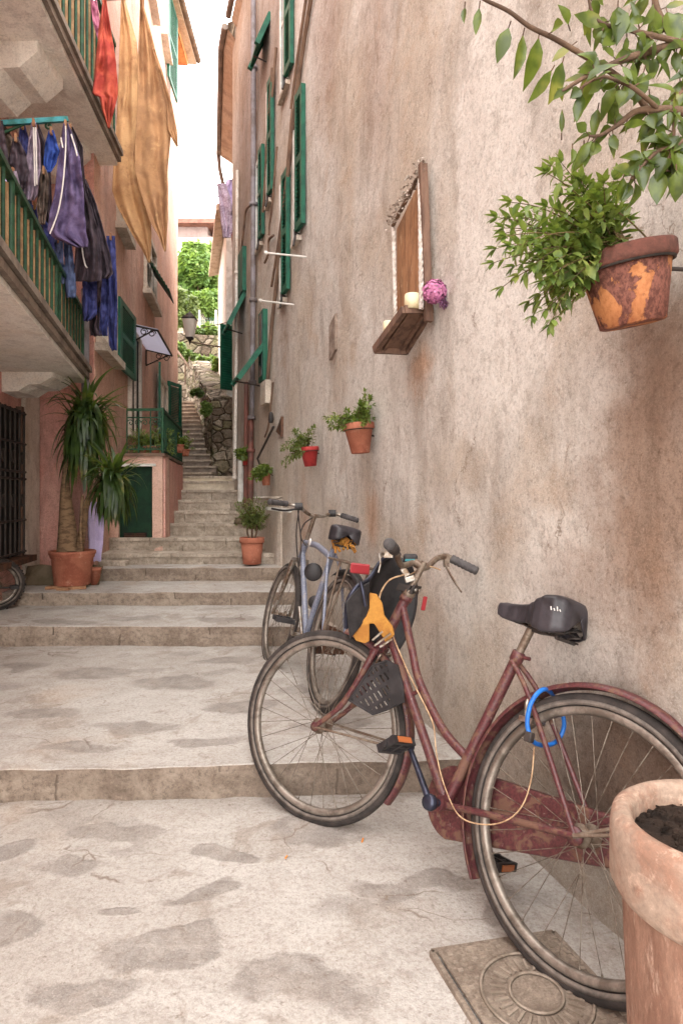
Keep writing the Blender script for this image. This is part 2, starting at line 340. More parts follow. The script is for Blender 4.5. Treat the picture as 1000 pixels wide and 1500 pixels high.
def peel():
    t=NT('peeling_orange_paint'); p=t.pos('obj',(1,1,.75))
    n=t.noise(p,17,7,.62,.5); r=t.ramp(n,.47,.50); g=t.noise(p,110,4,.7)
    col=t.mix(t.ramp(t.noise(p,9,4,.6),.35,.65),srgb(186,126,82),srgb(156,98,64))
    col=t.mix(t.ramp(g,.3,.6,.4,0),col,srgb(120,60,30)); dk=t.mix(t.ramp(g,.35,.65),srgb(84,50,42),srgb(128,82,70))
    col=t.mix(r,col,dk)
    return t.fin(col,.75,t.bump(t.math('SUBTRACT',g,t.math('MULTIPLY',r,1.5)),.5,.004),0,.25)
M['peel']=peel()
M['potrim']=aged('worn_red_rim',srgb(122,78,68),srgb(90,62,54),14,90,.5,.8,.5,.003)
M['soil']=aged('potting_soil',srgb(74,58,48),srgb(44,34,28),22,90,.6,.95,1,.02)
M['brickchip']=aged('brick_chip',srgb(168,128,96),srgb(140,96,72),12,80,.4,.9,.6,.004)
# foliage
def foliage(name,a,b,c,sc=30,rough=.5,sheen=.0):
    t=NT(name); p=t.pos('world'); 
    col=t.mix(t.ramp(t.noise(p,sc,3,.6),.38,.62),a,b); col=t.mix(t.ramp(t.noise(p,sc*.35,3,.6),.58,.7),col,c)
    m=t.fin(col,rough,None,0,.45)
    tr=t.n.new('ShaderNodeBsdfTranslucent'); t.link(t.mix(.5,col,(.35,.5,.05,1)),tr.inputs[0])
    mx=t.n.new('ShaderNodeMixShader'); mx.inputs[0].default_value=.28; t.link(t.b.outputs[0],mx.inputs[1]); t.link(tr.outputs[0],mx.inputs[2]); t.link(mx.outputs[0],t.out.inputs['Surface'])
    return m
M['leaf']=foliage('mint_leaves',srgb(116,132,62),srgb(70,92,40),srgb(160,168,92))
M['bigleaf']=foliage('glossy_leaves',srgb(88,102,38),srgb(54,68,28),srgb(128,126,58),26,.32)
M['leafdry']=foliage('dusty_leaves',srgb(110,120,66),srgb(74,88,48),srgb(140,140,90))
M['yucca']=foliage('yucca_leaves',srgb(58,78,36),srgb(36,54,26),srgb(104,98,46),14,.4)
M['tree']=foliage('tree_leaves',srgb(122,146,72),srgb(78,108,48),srgb(158,170,98),1.2,.6)
M['ivy']=foliage('ivy_leaves',srgb(112,132,66),srgb(70,92,44),srgb(140,146,84),2.,.6)
M['stem']=aged('plant_stem',srgb(110,92,60),srgb(80,70,46),20,90,.3,.8,.3,.002)
M['bark']=aged('grey_bark',srgb(116,92,74),srgb(84,66,54),16,90,.5,.9,.8,.005)
M['yubark']=aged('yucca_bark',srgb(140,112,84),srgb(96,74,56),16,90,.5,.9,.8,.006,stretch=(1,1,3))
M['flower']=aged('pink_petals',srgb(206,132,172),srgb(170,98,144),30,90,.3,.7,.3,.002,c3=srgb(226,176,198))
M['flower2']=aged('dry_purple_petals',srgb(140,96,132),srgb(100,70,96),30,90,.3,.8,.3,.002)
# cloth
def cloth_m(name,a,b,sc=9,gr=.4,c3=None): 
    m=aged(name,a,b,sc,110,gr,.92,.5,.004,c3=c3); return m
M['orange']=cloth_m('orange_cotton',srgb(208,164,118),srgb(184,140,100),4,c3=srgb(168,124,90)); M['orange2']=cloth_m('tan_cotton',srgb(186,142,102),srgb(158,118,86),4,c3=srgb(200,160,114))
M['redcloth']=cloth_m('red_towel',srgb(188,86,66),srgb(164,62,54)); M['pinkcloth']=cloth_m('pink_cloth',srgb(190,116,140),srgb(168,92,120))
M['purple']=cloth_m('purple_fleece',srgb(104,90,124),srgb(74,62,96)); M['darkcloth']=cloth_m('dark_fleece',srgb(78,66,74),srgb(52,44,52))
M['denim']=cloth_m('blue_denim',srgb(96,110,148),srgb(70,82,120),9,.5,srgb(96,112,150)); M['ddenim']=cloth_m('indigo_denim',srgb(70,76,134),srgb(46,50,98))
M['blue']=cloth_m('blue_cotton',srgb(58,88,168),srgb(44,66,140)); M['greyc']=cloth_m('grey_lilac_jersey',srgb(150,134,150),srgb(116,102,118)); M['brownc']=cloth_m('grey_brown_cloth',srgb(110,94,84),srgb(78,66,60))
M['lilac']=cloth_m('lilac_cotton',srgb(222,206,246),srgb(200,184,232)); M['lilacp']=cloth_m('lilac_floral_print',srgb(206,190,208),srgb(150,122,144),60)
M['whitec']=cloth_m('white_cotton',srgb(220,216,212),srgb(196,190,186),9,.15)
# bicycles
M['maroon']=paint_rust('maroon_bicycle_paint',srgb(94,48,50),srgb(100,70,56),srgb(62,33,35),26,.50)
M['bluebike']=paint_rust('silver_blue_bicycle_paint',srgb(134,138,150),srgb(146,142,140),srgb(92,96,116),10,.55,.3)
M['tyre']=aged('dusty_tyre_rubber',srgb(64,57,54),srgb(42,38,36),16,120,.4,.85,.5,.003)
M['tyre2']=aged('grey_tyre_wall',srgb(118,108,100),srgb(88,80,75),16,120,.4,.85,.4,.002)
M['rim']=aged('dull_alloy_rim',srgb(150,140,130),srgb(104,94,85),12,120,.4,.45,.3,.002,metal=.55)
M['spoke']=aged('steel_spokes',srgb(140,130,118),srgb(92,78,66),30,160,.3,.4,.2,.001,metal=.6)
M['chrome']=aged('pitted_chrome',srgb(180,174,166),srgb(126,106,86),24,120,.4,.3,.3,.001,metal=.8,c3=srgb(120,80,54))
M['rustchrome']=aged('rusty_handlebar',srgb(136,122,108),srgb(104,82,68),24,120,.6,.5,.4,.002,metal=.4,c3=srgb(80,58,48))
M['blackp']=aged('worn_black_plastic',srgb(54,51,52),srgb(34,32,33),12,130,.35,.5,.3,.002)
M['grip']=aged('grey_rubber_grip',srgb(84,80,80),srgb(60,57,57),18,130,.3,.8,.4,.002)
M['saddle']=aged('black_saddle_vinyl',srgb(62,58,62),srgb(40,37,40),10,130,.35,.42,.3,.002)
M['orangepad']=aged('orange_seat_pad',srgb(184,130,58),srgb(156,102,44),12,110,.4,.8,.4,.003)
M['reflr']=NT('red_reflector').fin(srgb(150,44,50),.3,None,0,.6)
M['reflo']=NT('amber_reflector').fin(srgb(160,90,48),.3,None,0,.6)
M['bluelock']=aged('blue_cable_lock',srgb(40,112,196),srgb(26,84,160),12,90,.15,.35,.1,.001)
M['creamcable']=aged('cream_brake_cable',srgb(190,160,126),srgb(150,118,90),30,90,.3,.6,.2,.001)
M['bluesheen']=aged('blue_sheen_steel',srgb(56,58,72),srgb(38,38,46),20,90,.3,.3,.2,.001,metal=.5)  # black steel with its blue highlight mixed into the base colour
M['cast']=None
def castiron():
    t=NT('cast_iron_cover'); p=t.pos('obj'); n=t.noise(p,9,5,.7); g=t.noise(p,80,4,.8)
    r=t.n.new('ShaderNodeVectorMath'); r.operation='LENGTH'
    col=t.mix(t.ramp(n,.35,.65),srgb(150,136,122),srgb(122,108,96)); col=t.mix(t.ramp(g,.35,.6,.5,0),col,srgb(70,58,50)); col=t.mix(t.ramp(g,.56,.75,0,.4),col,srgb(184,168,150))
    return t.fin(col,.75,t.bump(g,.5,.004),.1,.3)
M['cast']=castiron()
M['castlight']=aged('worn_cast_relief',srgb(156,142,128),srgb(126,112,98),20,110,.5,.7,.5,.003)
M['awning']=aged('dusty_translucent_glass',srgb(190,192,206),srgb(170,172,190),5,60,.2,.35,.1,.002)
t_=NT('frosted_awning_glass'); t_.fin(srgb(206,206,216),.3,None,0,.4); tr_=t_.n.new('ShaderNodeBsdfTranslucent'); tr_.inputs[0].default_value=srgb(226,226,238); mx_=t_.n.new('ShaderNodeMixShader'); mx_.inputs[0].default_value=.75; t_.link(t_.b.outputs[0],mx_.inputs[1]); t_.link(tr_.outputs[0],mx_.inputs[2]); t_.link(mx_.outputs[0],t_.out.inputs['Surface']); M['awning']=t_.m
M['lampglass']=NT('lamp_glass').fin(srgb(216,212,204),.35,None,0,.5)
M['butt']=NT('cigarette_filter').fin(srgb(206,130,60),.9)
# ================================================================ wall curves in plan
def wX(y):
    if y<4.5: return 1.215-.286*y
    if y<8.9: return -.072-.33*(y-4.5)
    return -1.524-.155*(y-8.9)
def yr(px):
    lo,hi=.3,14.
    for _ in range(50):
        m=(lo+hi)/2
        if wX(m)/m>(px-500)/FL: lo=m
        else: hi=m
    return lo
def rn(y):      # outward normal of right wall (to the alley)
    s=(wX(y+.02)-wX(y-.02))/.04; return V((-1,s,0)).normalized()
def onR(px,py,off=0):
    y=yr(px); p=P(px,py,y); return p+rn(y)*off
def lX(y): return -1.32-.16*y
def yl(px): k=(px-500)/FL; return 1.32/(-k-.16)
LN=V((1,.16,0)).normalized(); LT=V((-.16,1,0)).normalized()
def onL(px,py,off=0): return P(px,py,yl(px))+LN*off
# ================================================================ ground, steps
def struct(name,mb,m,**k):
    o=mb.build(name,m,**k); o['kind']='structure'; return o
nz=noise.noise
b=MB()
def gfn(u,v):
    x=-60+120*u; y=-40+46*v
    return V((x,y,-.035))
b.grid(gfn,4,4); b.raw=1
struct('ground',b,M['pave'])
# lower paving: fine sheet with gentle unevenness
b=MB(); b.raw=1
def f(u,v):
    x=-3.2+4.6*u; y=-2.2+4.75*v
    return V((x,y,.012*nz(V((x*1.3,y*1.3,0)))+.006*nz(V((x*5,y*5,3)))))
b.grid(f,300,300); set_stone(struct('lower_pavement',b,M['pave']))
HS=[0,.134,.274,.38,.50,.592,.715,.84,.965,1.09,1.215,1.34,1.42]
YS=[0,2.47,4.33,5.16,5.85,6.13,6.55,7.0,7.45,7.9,8.35,8.8,9.2,11.2]
def riser_y(i,x):
    k=[0,.05,.0,.02,.03][i] if i<5 else .03
    return YS[i]+k*x+.02*nz(V((x*2.1,i*7.3,0)))+.008*nz(V((x*9,i*3.1,0)))
for i in range(1,13):
    b=MB(); b.raw=1; h0=HS[i-1]; h1=HS[i]; x0=-3.6 if i<5 else -3.2; x1=1.0 if i<3 else (.6 if i<5 else .2)
    nu=140 if i<4 else 70
    rh=1 if i<3 else 0
    def rf(u,v):
        x=x0+(x1-x0)*u; y=riser_y(i,x)
        z=h0-.03+(h1-h0+.03-.003)*v
        y+= .012*nz(V((x*7,z*14,i)))-.02*(v-.5)
        if v==1:
            y=riser_y(i,x)-.01; z=h1-.003+.007*nz(V((x*1.7,y*1.7,i)))+.004*nz(V((x*6,y*6,i)))+.006*nz(V((x*6,i,5)))
        return V((x,y,z))
    b.grid(rf,nu,6,1)
    yend=YS[i+1]+.12
    def tf(u,v):
        x=x0+(x1-x0)*u; ya=riser_y(i,x)-.01
        vv=v**1.6; y=ya+(yend-ya)*vv
        z=h1+.007*nz(V((x*1.7,y*1.7,i)))+.004*nz(V((x*6,y*6,i)))+.006*nz(V((x*6,i,5)))*(1-vv)
        if v==0: z-=.003
        return V((x,y,z))
    b.grid(tf,nu,70 if i==1 else (26 if i<4 else 10),0)
    if i>=5:
        for k in range(40):
            xa=x0+(x1-x0)*k/40; xb=x0+(x1-x0)*(k+1)/40; h_=.020+.010*nz(V((k*.7,i,0)))
            b.add([V((xa,riser_y(i,xa)-.022,h1-h_)),V((xb,riser_y(i,xb)-.022,h1-h_)),V((xb,riser_y(i,xb)-.020,h1+.012)),V((xa,riser_y(i,xa)-.020,h1+.012)),V((xb,riser_y(i,xb)+.03,h1+.013)),V((xa,riser_y(i,xa)+.03,h1+.013)),V((xa,riser_y(i,xa)+.0,h1-h_)),V((xb,riser_y(i,xb)+.0,h1-h_))],[(0,1,2,3),(3,2,4,5),(6,7,1,0)],2)
    top=M['pave'] if i<5 else (M['sunlitstone'] if i>10 else M['stair'])
    so=struct('stone_step',b,[top,M['riser'] if i<5 else (M['sunlitstone'] if i>10 else M['stair']),M['stair']])
    if i<4: set_stone(so)
# upper landing and far flight
b=MB(); b.abox(-5,-1.0,9.2,11.3,1.2,1.418); struct('upper_path',b,M['sunlitstone'])
b=MB(); n=16
for k in range(n):
    y=10.9+k*.30; z=1.42+(k+1)*.125; xr_=-2.20-.32*max(0,y-11.3); b.abox(-3.55-.10*k,xr_,y,y+.6,z-.3,z-.035); b.abox(-3.55-.10*k,xr_,y-.03,y+.6,z-.033,z,1)
struct('far_stairway',b,[M['edge'],M['stair']])
# hillside
hz=[(10.8,1.2),(14,2.6),(16,3.4),(19,4.6),(22,6.6),(27,9.0),(36,13.2),(46,17),(70,21),(140,26)]
def hzf(y):
    for (a,c),(d,e) in zip(hz,hz[1:]):
        if y<=d: return c+(e-c)*(y-a)/(d-a)
    return hz[-1][1]
b=MB(); b.raw=1
def hf(u,v):
    x=-60+90*u; y=11.4+ (v**1.8)*128
    z=hzf(y)-.9+.5*nz(V((x*.35,y*.35,0)))+.25*nz(V((x*1.3,y*1.3,4)))
    return V((x,y,z))
b.grid(hf,160,120); struct('hillside',b,M['hill'])
# ================================================================ RIGHT BUILDING
rb=thing('plastered_house','tall beige plastered house filling the right side, with green shutters',"house",(wX(2.0)+.3,2.0,0))
b=MB(); b.raw=1
ysr=[-2.5+i*.06 for i in range(int(14.5/.06)+1)]
H0=7.6; NZ=110
def wf(u,v):
    i=int(round(u*(len(ysr)-1))); y=ysr[i]; z=-.1+(H0+.1)*v; n=rn(y)
    d=.022*nz(V((y*1.1,z*.9,0)))+.010*nz(V((y*4,z*4,2)))+.004*nz(V((y*13,z*13,5)))
    d*=min(1,max(.3,(9-y)/6))
    if z<.5: d+= .03*(.5-z)
    return V((wX(y),y,z))+n*d
b.grid(wf,len(ysr)-1,NZ)
x1=wX(-2.5); xe=wX(12.0)
b.quad((x1,-2.5,-.1),(5,-2.5,-.1),(5,-2.5,H0),(x1,-2.5,H0)); b.quad((xe,12,-.1),(xe,12,H0),(5,12,H0),(5,12,-.1)); b.quad((5,-2.5,H0),(5,12,H0),(5,12,-.1),(5,-2.5,-.1))
b.build('wall',M['wall'],rb)
# low plinth beside the upper steps
b=MB(); b.raw=1
for (ya,yb,xa,xb,zt) in [(5.93,8.85,-.60,-1.50,1.13)]:
    def pf(u,v):
        # front + side as a strip
        L=[(wX(ya)+.1,ya),(xa+.03,ya),(xa,ya+.03),(xb,yb)]
        seg=min(int(u*3),2); t=u*3-seg; a=L[seg]; c=L[seg+1]
        x=a[0]+(c[0]-a[0])*t; y=a[1]+(c[1]-a[1])*t; z=.25+(zt-.25)*v
        return V((x+.008*nz(V((y*5,z*5,1))),y+.012*nz(V((x*6,z*6,2))),z))
    b.grid(pf,60,14)
    b.grid(lambda u,v:V(((xa+(xb-xa)*v)*(1-u)+(wX(ya+(yb-ya)*v)+.1)*u, ya+(yb-ya)*v, zt+.06*u)),6,20)
b.build('plinth',M['wall'],rb)
# zinc flashing rod and small beam on plinth
b=MB(); b.bar(onR(402,744,.12),onR(428,748,.02),.03,.03); b.build('beam',M['white'],rb)
# roof eave over the far part
b=MB(); zt=7.47
EO=lambda y:.10+(y-8.65)*.05
def ev(y,o,z): p=V((wX(y),y,z))+rn(y)*o; return p
ys2=[8.65+(11.9-8.65)*i/8 for i in range(9)]
b2=MB(); 
for a,c in zip(ys2,ys2[1:]):
    b.quad(ev(a,-.1,zt-.22),ev(c,-.1,zt-.22),ev(c,EO(c),zt),ev(a,EO(a),zt)); b.quad(ev(a,EO(a),zt),ev(c,EO(c),zt),ev(c,EO(c),zt+.09),ev(a,EO(a),zt+.09)); b.quad(ev(a,EO(a),zt+.09),ev(c,EO(c),zt+.09),ev(c,-.6,zt+.5),ev(a,-.6,zt+.5))
b.quad(ev(11.9,-.1,zt-.22),ev(11.9,EO(11.9),zt),ev(11.9,EO(11.9),zt+.09),ev(11.9,-.6,zt+.5))
ys3=[6.6+(8.55-6.6)*i/5 for i in range(6)]
for a,c in zip(ys3,ys3[1:]):
    b.quad(ev(a,-.1,zt-.15),ev(c,-.1,zt-.15),ev(c,.07,zt+.06),ev(a,.07,zt+.06)); b.quad(ev(a,.07,zt+.06),ev(c,.07,zt+.06),ev(c,-.6,zt+.6),ev(a,-.6,zt+.6))
rf_=b.build('eave',M['tan'],rb)
b=MB(); b.tube([ev(y,EO(y)+.04,zt+.03) for y in ys2],.045,10); b.tube([ev(11.88,.30,zt+.0),ev(11.88,.28,zt-.25),ev(11.95,.12,zt-.95)],.035,8)
b.tube([ev(y,.11,zt+.1) for y in ys3],.04,10)
b.build('gutter',M['copper'],rb)
# windows with shutters: (opening px range, near shutter px, top y, bottom y)
def rwin(p0,p1,ps,top,bot,pf,label=None,prop=None):
    ya,yb=yr(p1),yr(p0)
    zt=P(pf,top,yr(pf)).z; zb=P(pf,bot,yr(pf)).z
    def q(y,o,z): return V((wX(y),y,z))+rn(y)*o
    b=MB(); t=.035
    for (a,c) in ((ya,ya+t),(yb-t,yb)): b.box(q((a+c)/2,.010,(zt+zb)/2),q(c,0,0)-q(a,0,0),rn(ya)*.035,(0,0,zt-zb))
    for z in (zb+.02,zt-.02): b.box(q((ya+yb)/2,.008,z),q(yb,0,0)-q(ya,0,0),rn(ya)*.03,(0,0,.05))
    m=(ya+yb)/2; b.box(q(m,.007,(zt+zb)/2),q(m+.02,0,0)-q(m-.02,0,0),rn(ya)*.028,(0,0,zt-zb))
    b.box(q(m,.006,(zt+zb)/2+.1),q(yb,0,0)-q(ya,0,0),rn(ya)*.026,(0,0,.03))
    w=b.build('window',M['white'],rb)
    g=MB(); g.box(q(m,.008,(zt+zb)/2),q(yb-.02,0,0)-q(ya+.02,0,0),rn(ya)*.010,(0,0,zt-zb-.02)); g.build('pane',M['glass'],w)
    s=MB(); s.box(q(m,.01,zb-.05),q(yb+.02,0,0)-q(ya-.02,0,0),rn(ya)*.06,(0,0,.04)); s.build('sill',M['cream'],w)
    ys=yr(ps); sh=MB(); a=q(ys,.028,0); c=q(ya+.01,.036,0); n=rn(ys); L=c-a
    z0,z1=zb,zt
    for e in (0,1): sh.box(a+L*(.09 if e==0 else .91)+V((0,0,(z0+z1)/2)),L*.18,n*.035,(0,0,z1-z0))
    for zz in (z0+.03,(z0+z1)/2,z1-.03): sh.box(a+L*.5+V((0,0,zz)),L*.64,n*.033,(0,0,.06))
    k=int((z1-z0)/.035)
    for i in range(k):
        zz=z0+.05+(z1-z0-.1)*i/k
        sh.box(a+L*.5+V((0,0,zz)),L*.64,n*.028+V((0,0,-.012)),V((0,0,.006))+n*.004)
    sh.build('shutter',M['green'],w)
    hg=MB(); 
    for zz in (z0-.0,): hg.box(q(ya+.02,.03,zz-.02),(0,.03,0),n*.05,(0,0,.08)); hg.bar(q(ya+.02,.04,zz),q(ya-.02,.07,zz-.13),.015,.015)
    hg.build('catch',M['iron'],w)
    return w
rwin(432.5,440.5,449,136,336,443)
rwin(412.5,420,426.5,256,430,421)
rwin(393,398.5,403,120,285,399)
rwin(377,385,389,221,350,385)
rwin(413,424,432,-60,113,424)
# propped awning shutters further on
def prop(name_px_hinge,hy0,out_px,out_y,wy,near=.34):
    y=yr(name_px_hinge); a=P(name_px_hinge,hy0,y)
    n=rn(y); k=(out_px-500)/FL
    # travel along the normal until the pixel column is reached
    s=0
    while True:
        p=a+n*s
        if p.x/p.y<=k or s>1: break
        s+=.01
    zt=EYE-(out_y-724)/FL*p.y
    o=V((p.x,p.y,zt)); T=V((-n.y,n.x,0)); T=T if T.y>0 else -T
    w=T*wy
    b=MB(); b.prism([a,a+w,o+w,o],V((0,0,.03)))
    for i in range(9):
        t=(i+1)/10; b.bar(a.lerp(o,t)-V((0,0,.012)),(a+w).lerp(o+w,t)-V((0,0,.012)),.02,.012)
    for e in (V((0,0,0)),w): b.bar(a+e-V((0,0,.01)),o+e-V((0,0,.01)),.04,.05)
    s_=b.build('propped_shutter',M['green'],rb)
    c=MB(); c.tube([o+w*.5,a+w*.5+V((0,0,(zt-a.z)*1.1))],.008,6); c.build('stay',M['iron'],s_)
    return s_
prop(391,497,350,553,.42); prop(360,424,335,474,.5); prop(396,18,377,62,.4)
def rbox(px0,px1,t,bm,off,name,m,par=None):
    ya,yb=yr(px1),yr(px0); z0=P(px1,bm,ya).z; z1=P(px1,t,ya).z; b=MB()
    b.box((V((wX(ya),ya,0))+V((wX(yb),yb,0)))/2+rn(ya)*off/2+V((0,0,(z0+z1)/2)),V((wX(yb)-wX(ya),yb-ya,0)),rn(ya)*off,(0,0,z1-z0))
    return b.build(name,m,par or rb)
w=rbox(385,392,452,556,.05,'window',M['green']); rbox(386.5,390.5,458,550,.055,'pane',M['glass'],w)
w=rbox(354,361,360,425,.05,'window',M['green'])
rbox(389,397,556,590,.06,'sill',M['cream'])
# pipes, cables
def rpipe(pxs,r,off,m,name='drainpipe',brk=True):
    b=MB(); pts=[onR(px,py,off) for px,py in pxs]; b.tube(smooth_path(pts,4),r,10)
    if brk:
        for k in range(1,len(pts)): b.lathe(pts[k],[(r,-.02),(r*1.5,-.02),(r*1.5,.02),(r,.02)],n=12)
    return b.build(name,m,rb)
rpipe([(377.5,-40),(377.5,100),(377.5,300),(377,440),(376,560),(375,612)],.030,.05,M['pipe'])
rpipe([(374,612),(373.5,660),(373,735)],.033,.05,M['redpipe'])
rpipe([(367,560),(366.5,680),(366,740)],.028,.05,M['redpipe'])
rpipe([(352,250),(351,400),(350,560),(348,700)],.022,.04,M['pale'])
rpipe([(360,675),(360,735)],.04,.06,M['white'],brk=False)
for pts,r in [([(466,-30),(449,70),(437,160),(427,250),(418,330),(410,410),(402,480),(396,560)],.018),
              ([(458,-30),(443,70),(431,160)],.013),([(433,160),(424,260),(413,350),(402,420)],.012),
              ([(409,70),(402,150),(396,200),(391,290),(386,330)],.014),([(404,100),(399,170)],.02),
              ([(372,300),(364,308),(361,330),(357,370),(353,420)],.014),([(405,345),(398,352),(397,372),(392,385)],.012),
              ([(410,215),(403,300),(399,330),(398,345)],.010),([(404,560),(398,620),(392,640)],.01)]:
    rpipe(pts,r,.03,M['cable'],'cable',False)
# clothes rods sticking out from the wall
def rod(pa,pb,y0,name='clothes_rod'):
    b=MB(); a=P(pa[0],pa[1],y0); c=P(pb[0],pb[1],y0-.12); b.tube([a,c],.008,8)
    b.lathe(c,[(0,-.012),(.015,-.012),(.015,.012),(0,.012)],ax=(c-a),n=10)
    b.build(name,M['white'],rb)
rod((448,376),(389,370),yr(449)); rod((430,446),(381,440),yr(432))
b=MB(); p=onR(404,612,.05); b.lathe(p,[(.02,-.05),(.028,-.02),(.02,.05),(.0,.06)],n=10); b.tube([onR(405,625,.03),onR(391,672,.1)],.012,8); b.tube([onR(391,672,.1),onR(391,690,.05)],.01,6)
b.build('iron_hook',M['iron'],rb)
# small recesses as solid flush patches, their shade put into darker colours
def niche(pts,m,name='niche'):
    b=MB(); q=[onR(x,y,.022) for x,y in pts]; b.prism(q,V((.03,0,0))); b.build(name,m,rb)
niche([(486,478),(495,459),(495,512),(486,528)],aged('slot_shade',srgb(170,152,138),srgb(134,116,102),14,60,.5,.95,1,.02,kind='world'))
niche([(407,632),(415,610),(415,640)],M['rustiron'],'niche_shade_patch')
# ================================================================ NEXT HOUSES ON THE RIGHT
wh=thing('white_house','narrow white house beyond the beige one, sunlit corner and green shutters',"house",(-2.0,13.2,1.4))
b=MB(); b.prism([(-2.14,12.02,1.2),(-2.02,12.02,1.2),(0,12.02,1.2),(0,15.5,1.2),(-3.0,15.5,1.2),(-2.78,14.6,1.2)],(0,0,5.3)); b.build('wall',M['pale'],wh)
b=MB(); b.box((-2.08,12.0,3.8),(.17,0,0),(0,.05,0),(0,0,4.9)); b.build('sunlit_corner_strip',M['white'],wh)  # added strip: sunlight on the corner put into white colour
b=MB(); b.tube([(-1.99,11.93,1.5),(-1.99,11.93,6.4)],.03,8); b.build('drainpipe',M['copper'],wh)
b=MB(); b.prism([(-2.35,11.95,6.5),(0,11.95,7.2),(0,15.6,7.2),(-3.25,15.6,6.5),(-3.0,14.6,6.5)],(0,0,.12)); b.build('roof',M['tan'],wh)
def wshut(x0,x1,ya,yb,z0,z1):
    b=MB(); a=V((x0,ya,0)); c=V((x1,yb,0)); L=c-a; n=V((-L.y,L.x,0)).normalized()
    b.box((a+c)/2+V((0,0,(z0+z1)/2)),L,n*.03,(0,0,z1-z0))
    for i in range(26):
        b.box((a+c)/2-n*.02+V((0,0,z0+.05+(z1-z0-.1)*i/25)),L*.8,n*.02,(0,0,.02))
        b.box((a+c)/2+n*.02+V((0,0,z0+.05+(z1-z0-.1)*i/25)),L*.8,n*.02,(0,0,.02))
    return b.build('shutter',M['green'],wh)
y=11.95; a=P(341,560,y); c=P(323,575,y-.2); wshut(a.x,c.x,a.y,c.y,EYE-(572-724)/FL*y,EYE-(478-724)/FL*y)
y=11.8; a=P(347,560,y); c=P(340,575,y-.1); wshut(a.x,c.x,a.y,c.y,EYE-(560-724)/FL*y,EYE-(472-724)/FL*y)
sh=thing('stone_outbuilding','low grey stone outbuilding with pale door frame at the top of the steps',"building",(-2.6,12.6,1.42))
def pbox(mb,px0,px1,py0,py1,y,d,mi=0):
    a=P(px0,py1,y); c=P(px1,py0,y); mb.abox(a.x,c.x,y,y+d,a.z,c.z,mi)
b=MB(); pbox(b,320,346,596,706,11.9,2.0); pbox(b,309,321,612,706,11.95,1.9); b.build('wall',M['cream'],sh)
b=MB(); pbox(b,309,312,606,704,11.88,.05); pbox(b,318.5,321.5,600,704,11.88,.05); pbox(b,309,321.5,601,607,11.87,.05); b.build('door_frame',M['white'],sh)
b=MB(); pbox(b,312,318.5,607,704,11.93,.02); b.build('door',M['pale'],sh)
# rough retaining wall beside the far stairs
rw=MB(); rw.raw=1
def rwf(u,v):
    x0,y0,x1_,y1=-2.32,11.4,-4.12,17.2
    x=x0+(x1_-x0)*u+.9*(1-u)*0; y=y0+(y1-y0)*u
    z=1.3+(1.5+2.1*u)*v
    return V((x+.12*nz(V((y*1.6,z*1.6,0)))+.06*nz(V((y*5,z*5,2))),y,z))
rw.grid(rwf,60,24)
def rwf2(u,v):
    x=-2.32+1.6*u; z=1.3+(1.6+.15*nz(V((x*3,0,0))))*v
    return V((x,11.4+.12*nz(V((x*2,z*2,0)))+.06*nz(V((x*6,z*6,2))),z))
rw.grid(rwf2,30,24)
rw.grid(lambda u,v:V((-2.32-1.8*v+3*u,11.4+5.8*v,2.85+1.9*v+.15*nz(V((u*8,v*8,0))))),12,16)
o=rw.build('retaining_wall',M['rough']); tag(o,'rough dark stone retaining wall overgrown beside the far flight of steps','wall')
tw=MB(); tw.raw=1
def tw1(u,v):
    x=-8+9*u; y=19-1.0*u; z=4.2-.9*u+(2.0)*v
    return V((x+.05*nz(V((x*2,z*2,0))),y+.25*nz(V((x*1.3,z*1.3,0))),z))
tw.grid(tw1,60,14)
o=tw.build('retaining_wall',M['hillwall']); tag(o,'pale stone terrace wall on the hillside below the bushes','wall')
# hand rails zigzagging on the hill
hr=thing('hill_handrail','thin grey handrail running diagonally down the hillside path','railing',P(290,540,17))
b=MB()
for (p0,p1,y) in [((258,512),(312,585),17.0),((258,505),(330,505),20.5),((285,498),(330,530),19.6)]:
    a=P(*p0,y); c=P(*p1,y-.6); b.tube([a,c],.035,6)
    for k in range(5): q=a.lerp(c,k/4.); b.tube([q,q-V((0,0,.6))],.02,6)
    b.build('rail',M['cable'],hr); b=MB()
nf=thing('mesh_fence','green wire mesh fence on the terrace under the trees','fence',P(310,490,20.5))
b=MB()
for k in range(16):
    p=P(292+k*3,474,20.5); b.tube([p-V((0,0,.45)),p+V((0,0,.2))],.008,4)
for k in range(8):
    a=P(290,470+k*4,20.5); c=P(338,468+k*4,20.5); b.tube([a,c],.006,4)
b.build('mesh',M['green'],nf); b=MB()
for px in (292,316,338): p=P(px,470,20.5); b.tube([p-V((0,0,.6)),p+V((0,0,.35))],.03,6); 
b.build('post',M['white'],nf)
# villa on the hill
vl=thing('hillside_villa','pale pink villa with balcony railings on top of the hill','house',(-10,45,17))
def vp(px,py,y=45): return P(px,py,y)
b=MB(); a=vp(235,400); c=vp(304,332); b.abox(a.x,c.x,45,52,a.z-3,c.z); c2=vp(345,348); b.prism([(c.x,45,a.z-3),(c2.x,47,a.z-3),(c2.x,52,a.z-3),(c.x,52,a.z-3)],(0,0,vp(304,344).z-a.z+3))
b.build('wall',aged('villa_stucco',srgb(150,130,124),srgb(136,116,110),2,30,.3,.9,.3,.02),vl)
b=MB(); b.box(V(((a.x+c.x)/2,48.3,c.z+.15)),(c.x-a.x+1.4,0,0),(0,8,0),(0,0,.3)); b.prism([V((c.x+.6,44.5,c.z+.1)),V((c2.x+.8,46.3,vp(345,352).z)),V((c2.x+.8,53,vp(345,352).z)),V((c.x+.6,53,c.z+.1))],(0,0,.25)); b.build('roof',aged('villa_roof_tiles',srgb(150,104,90),srgb(120,84,74),3,30,.4,.9,.3,.02),vl)
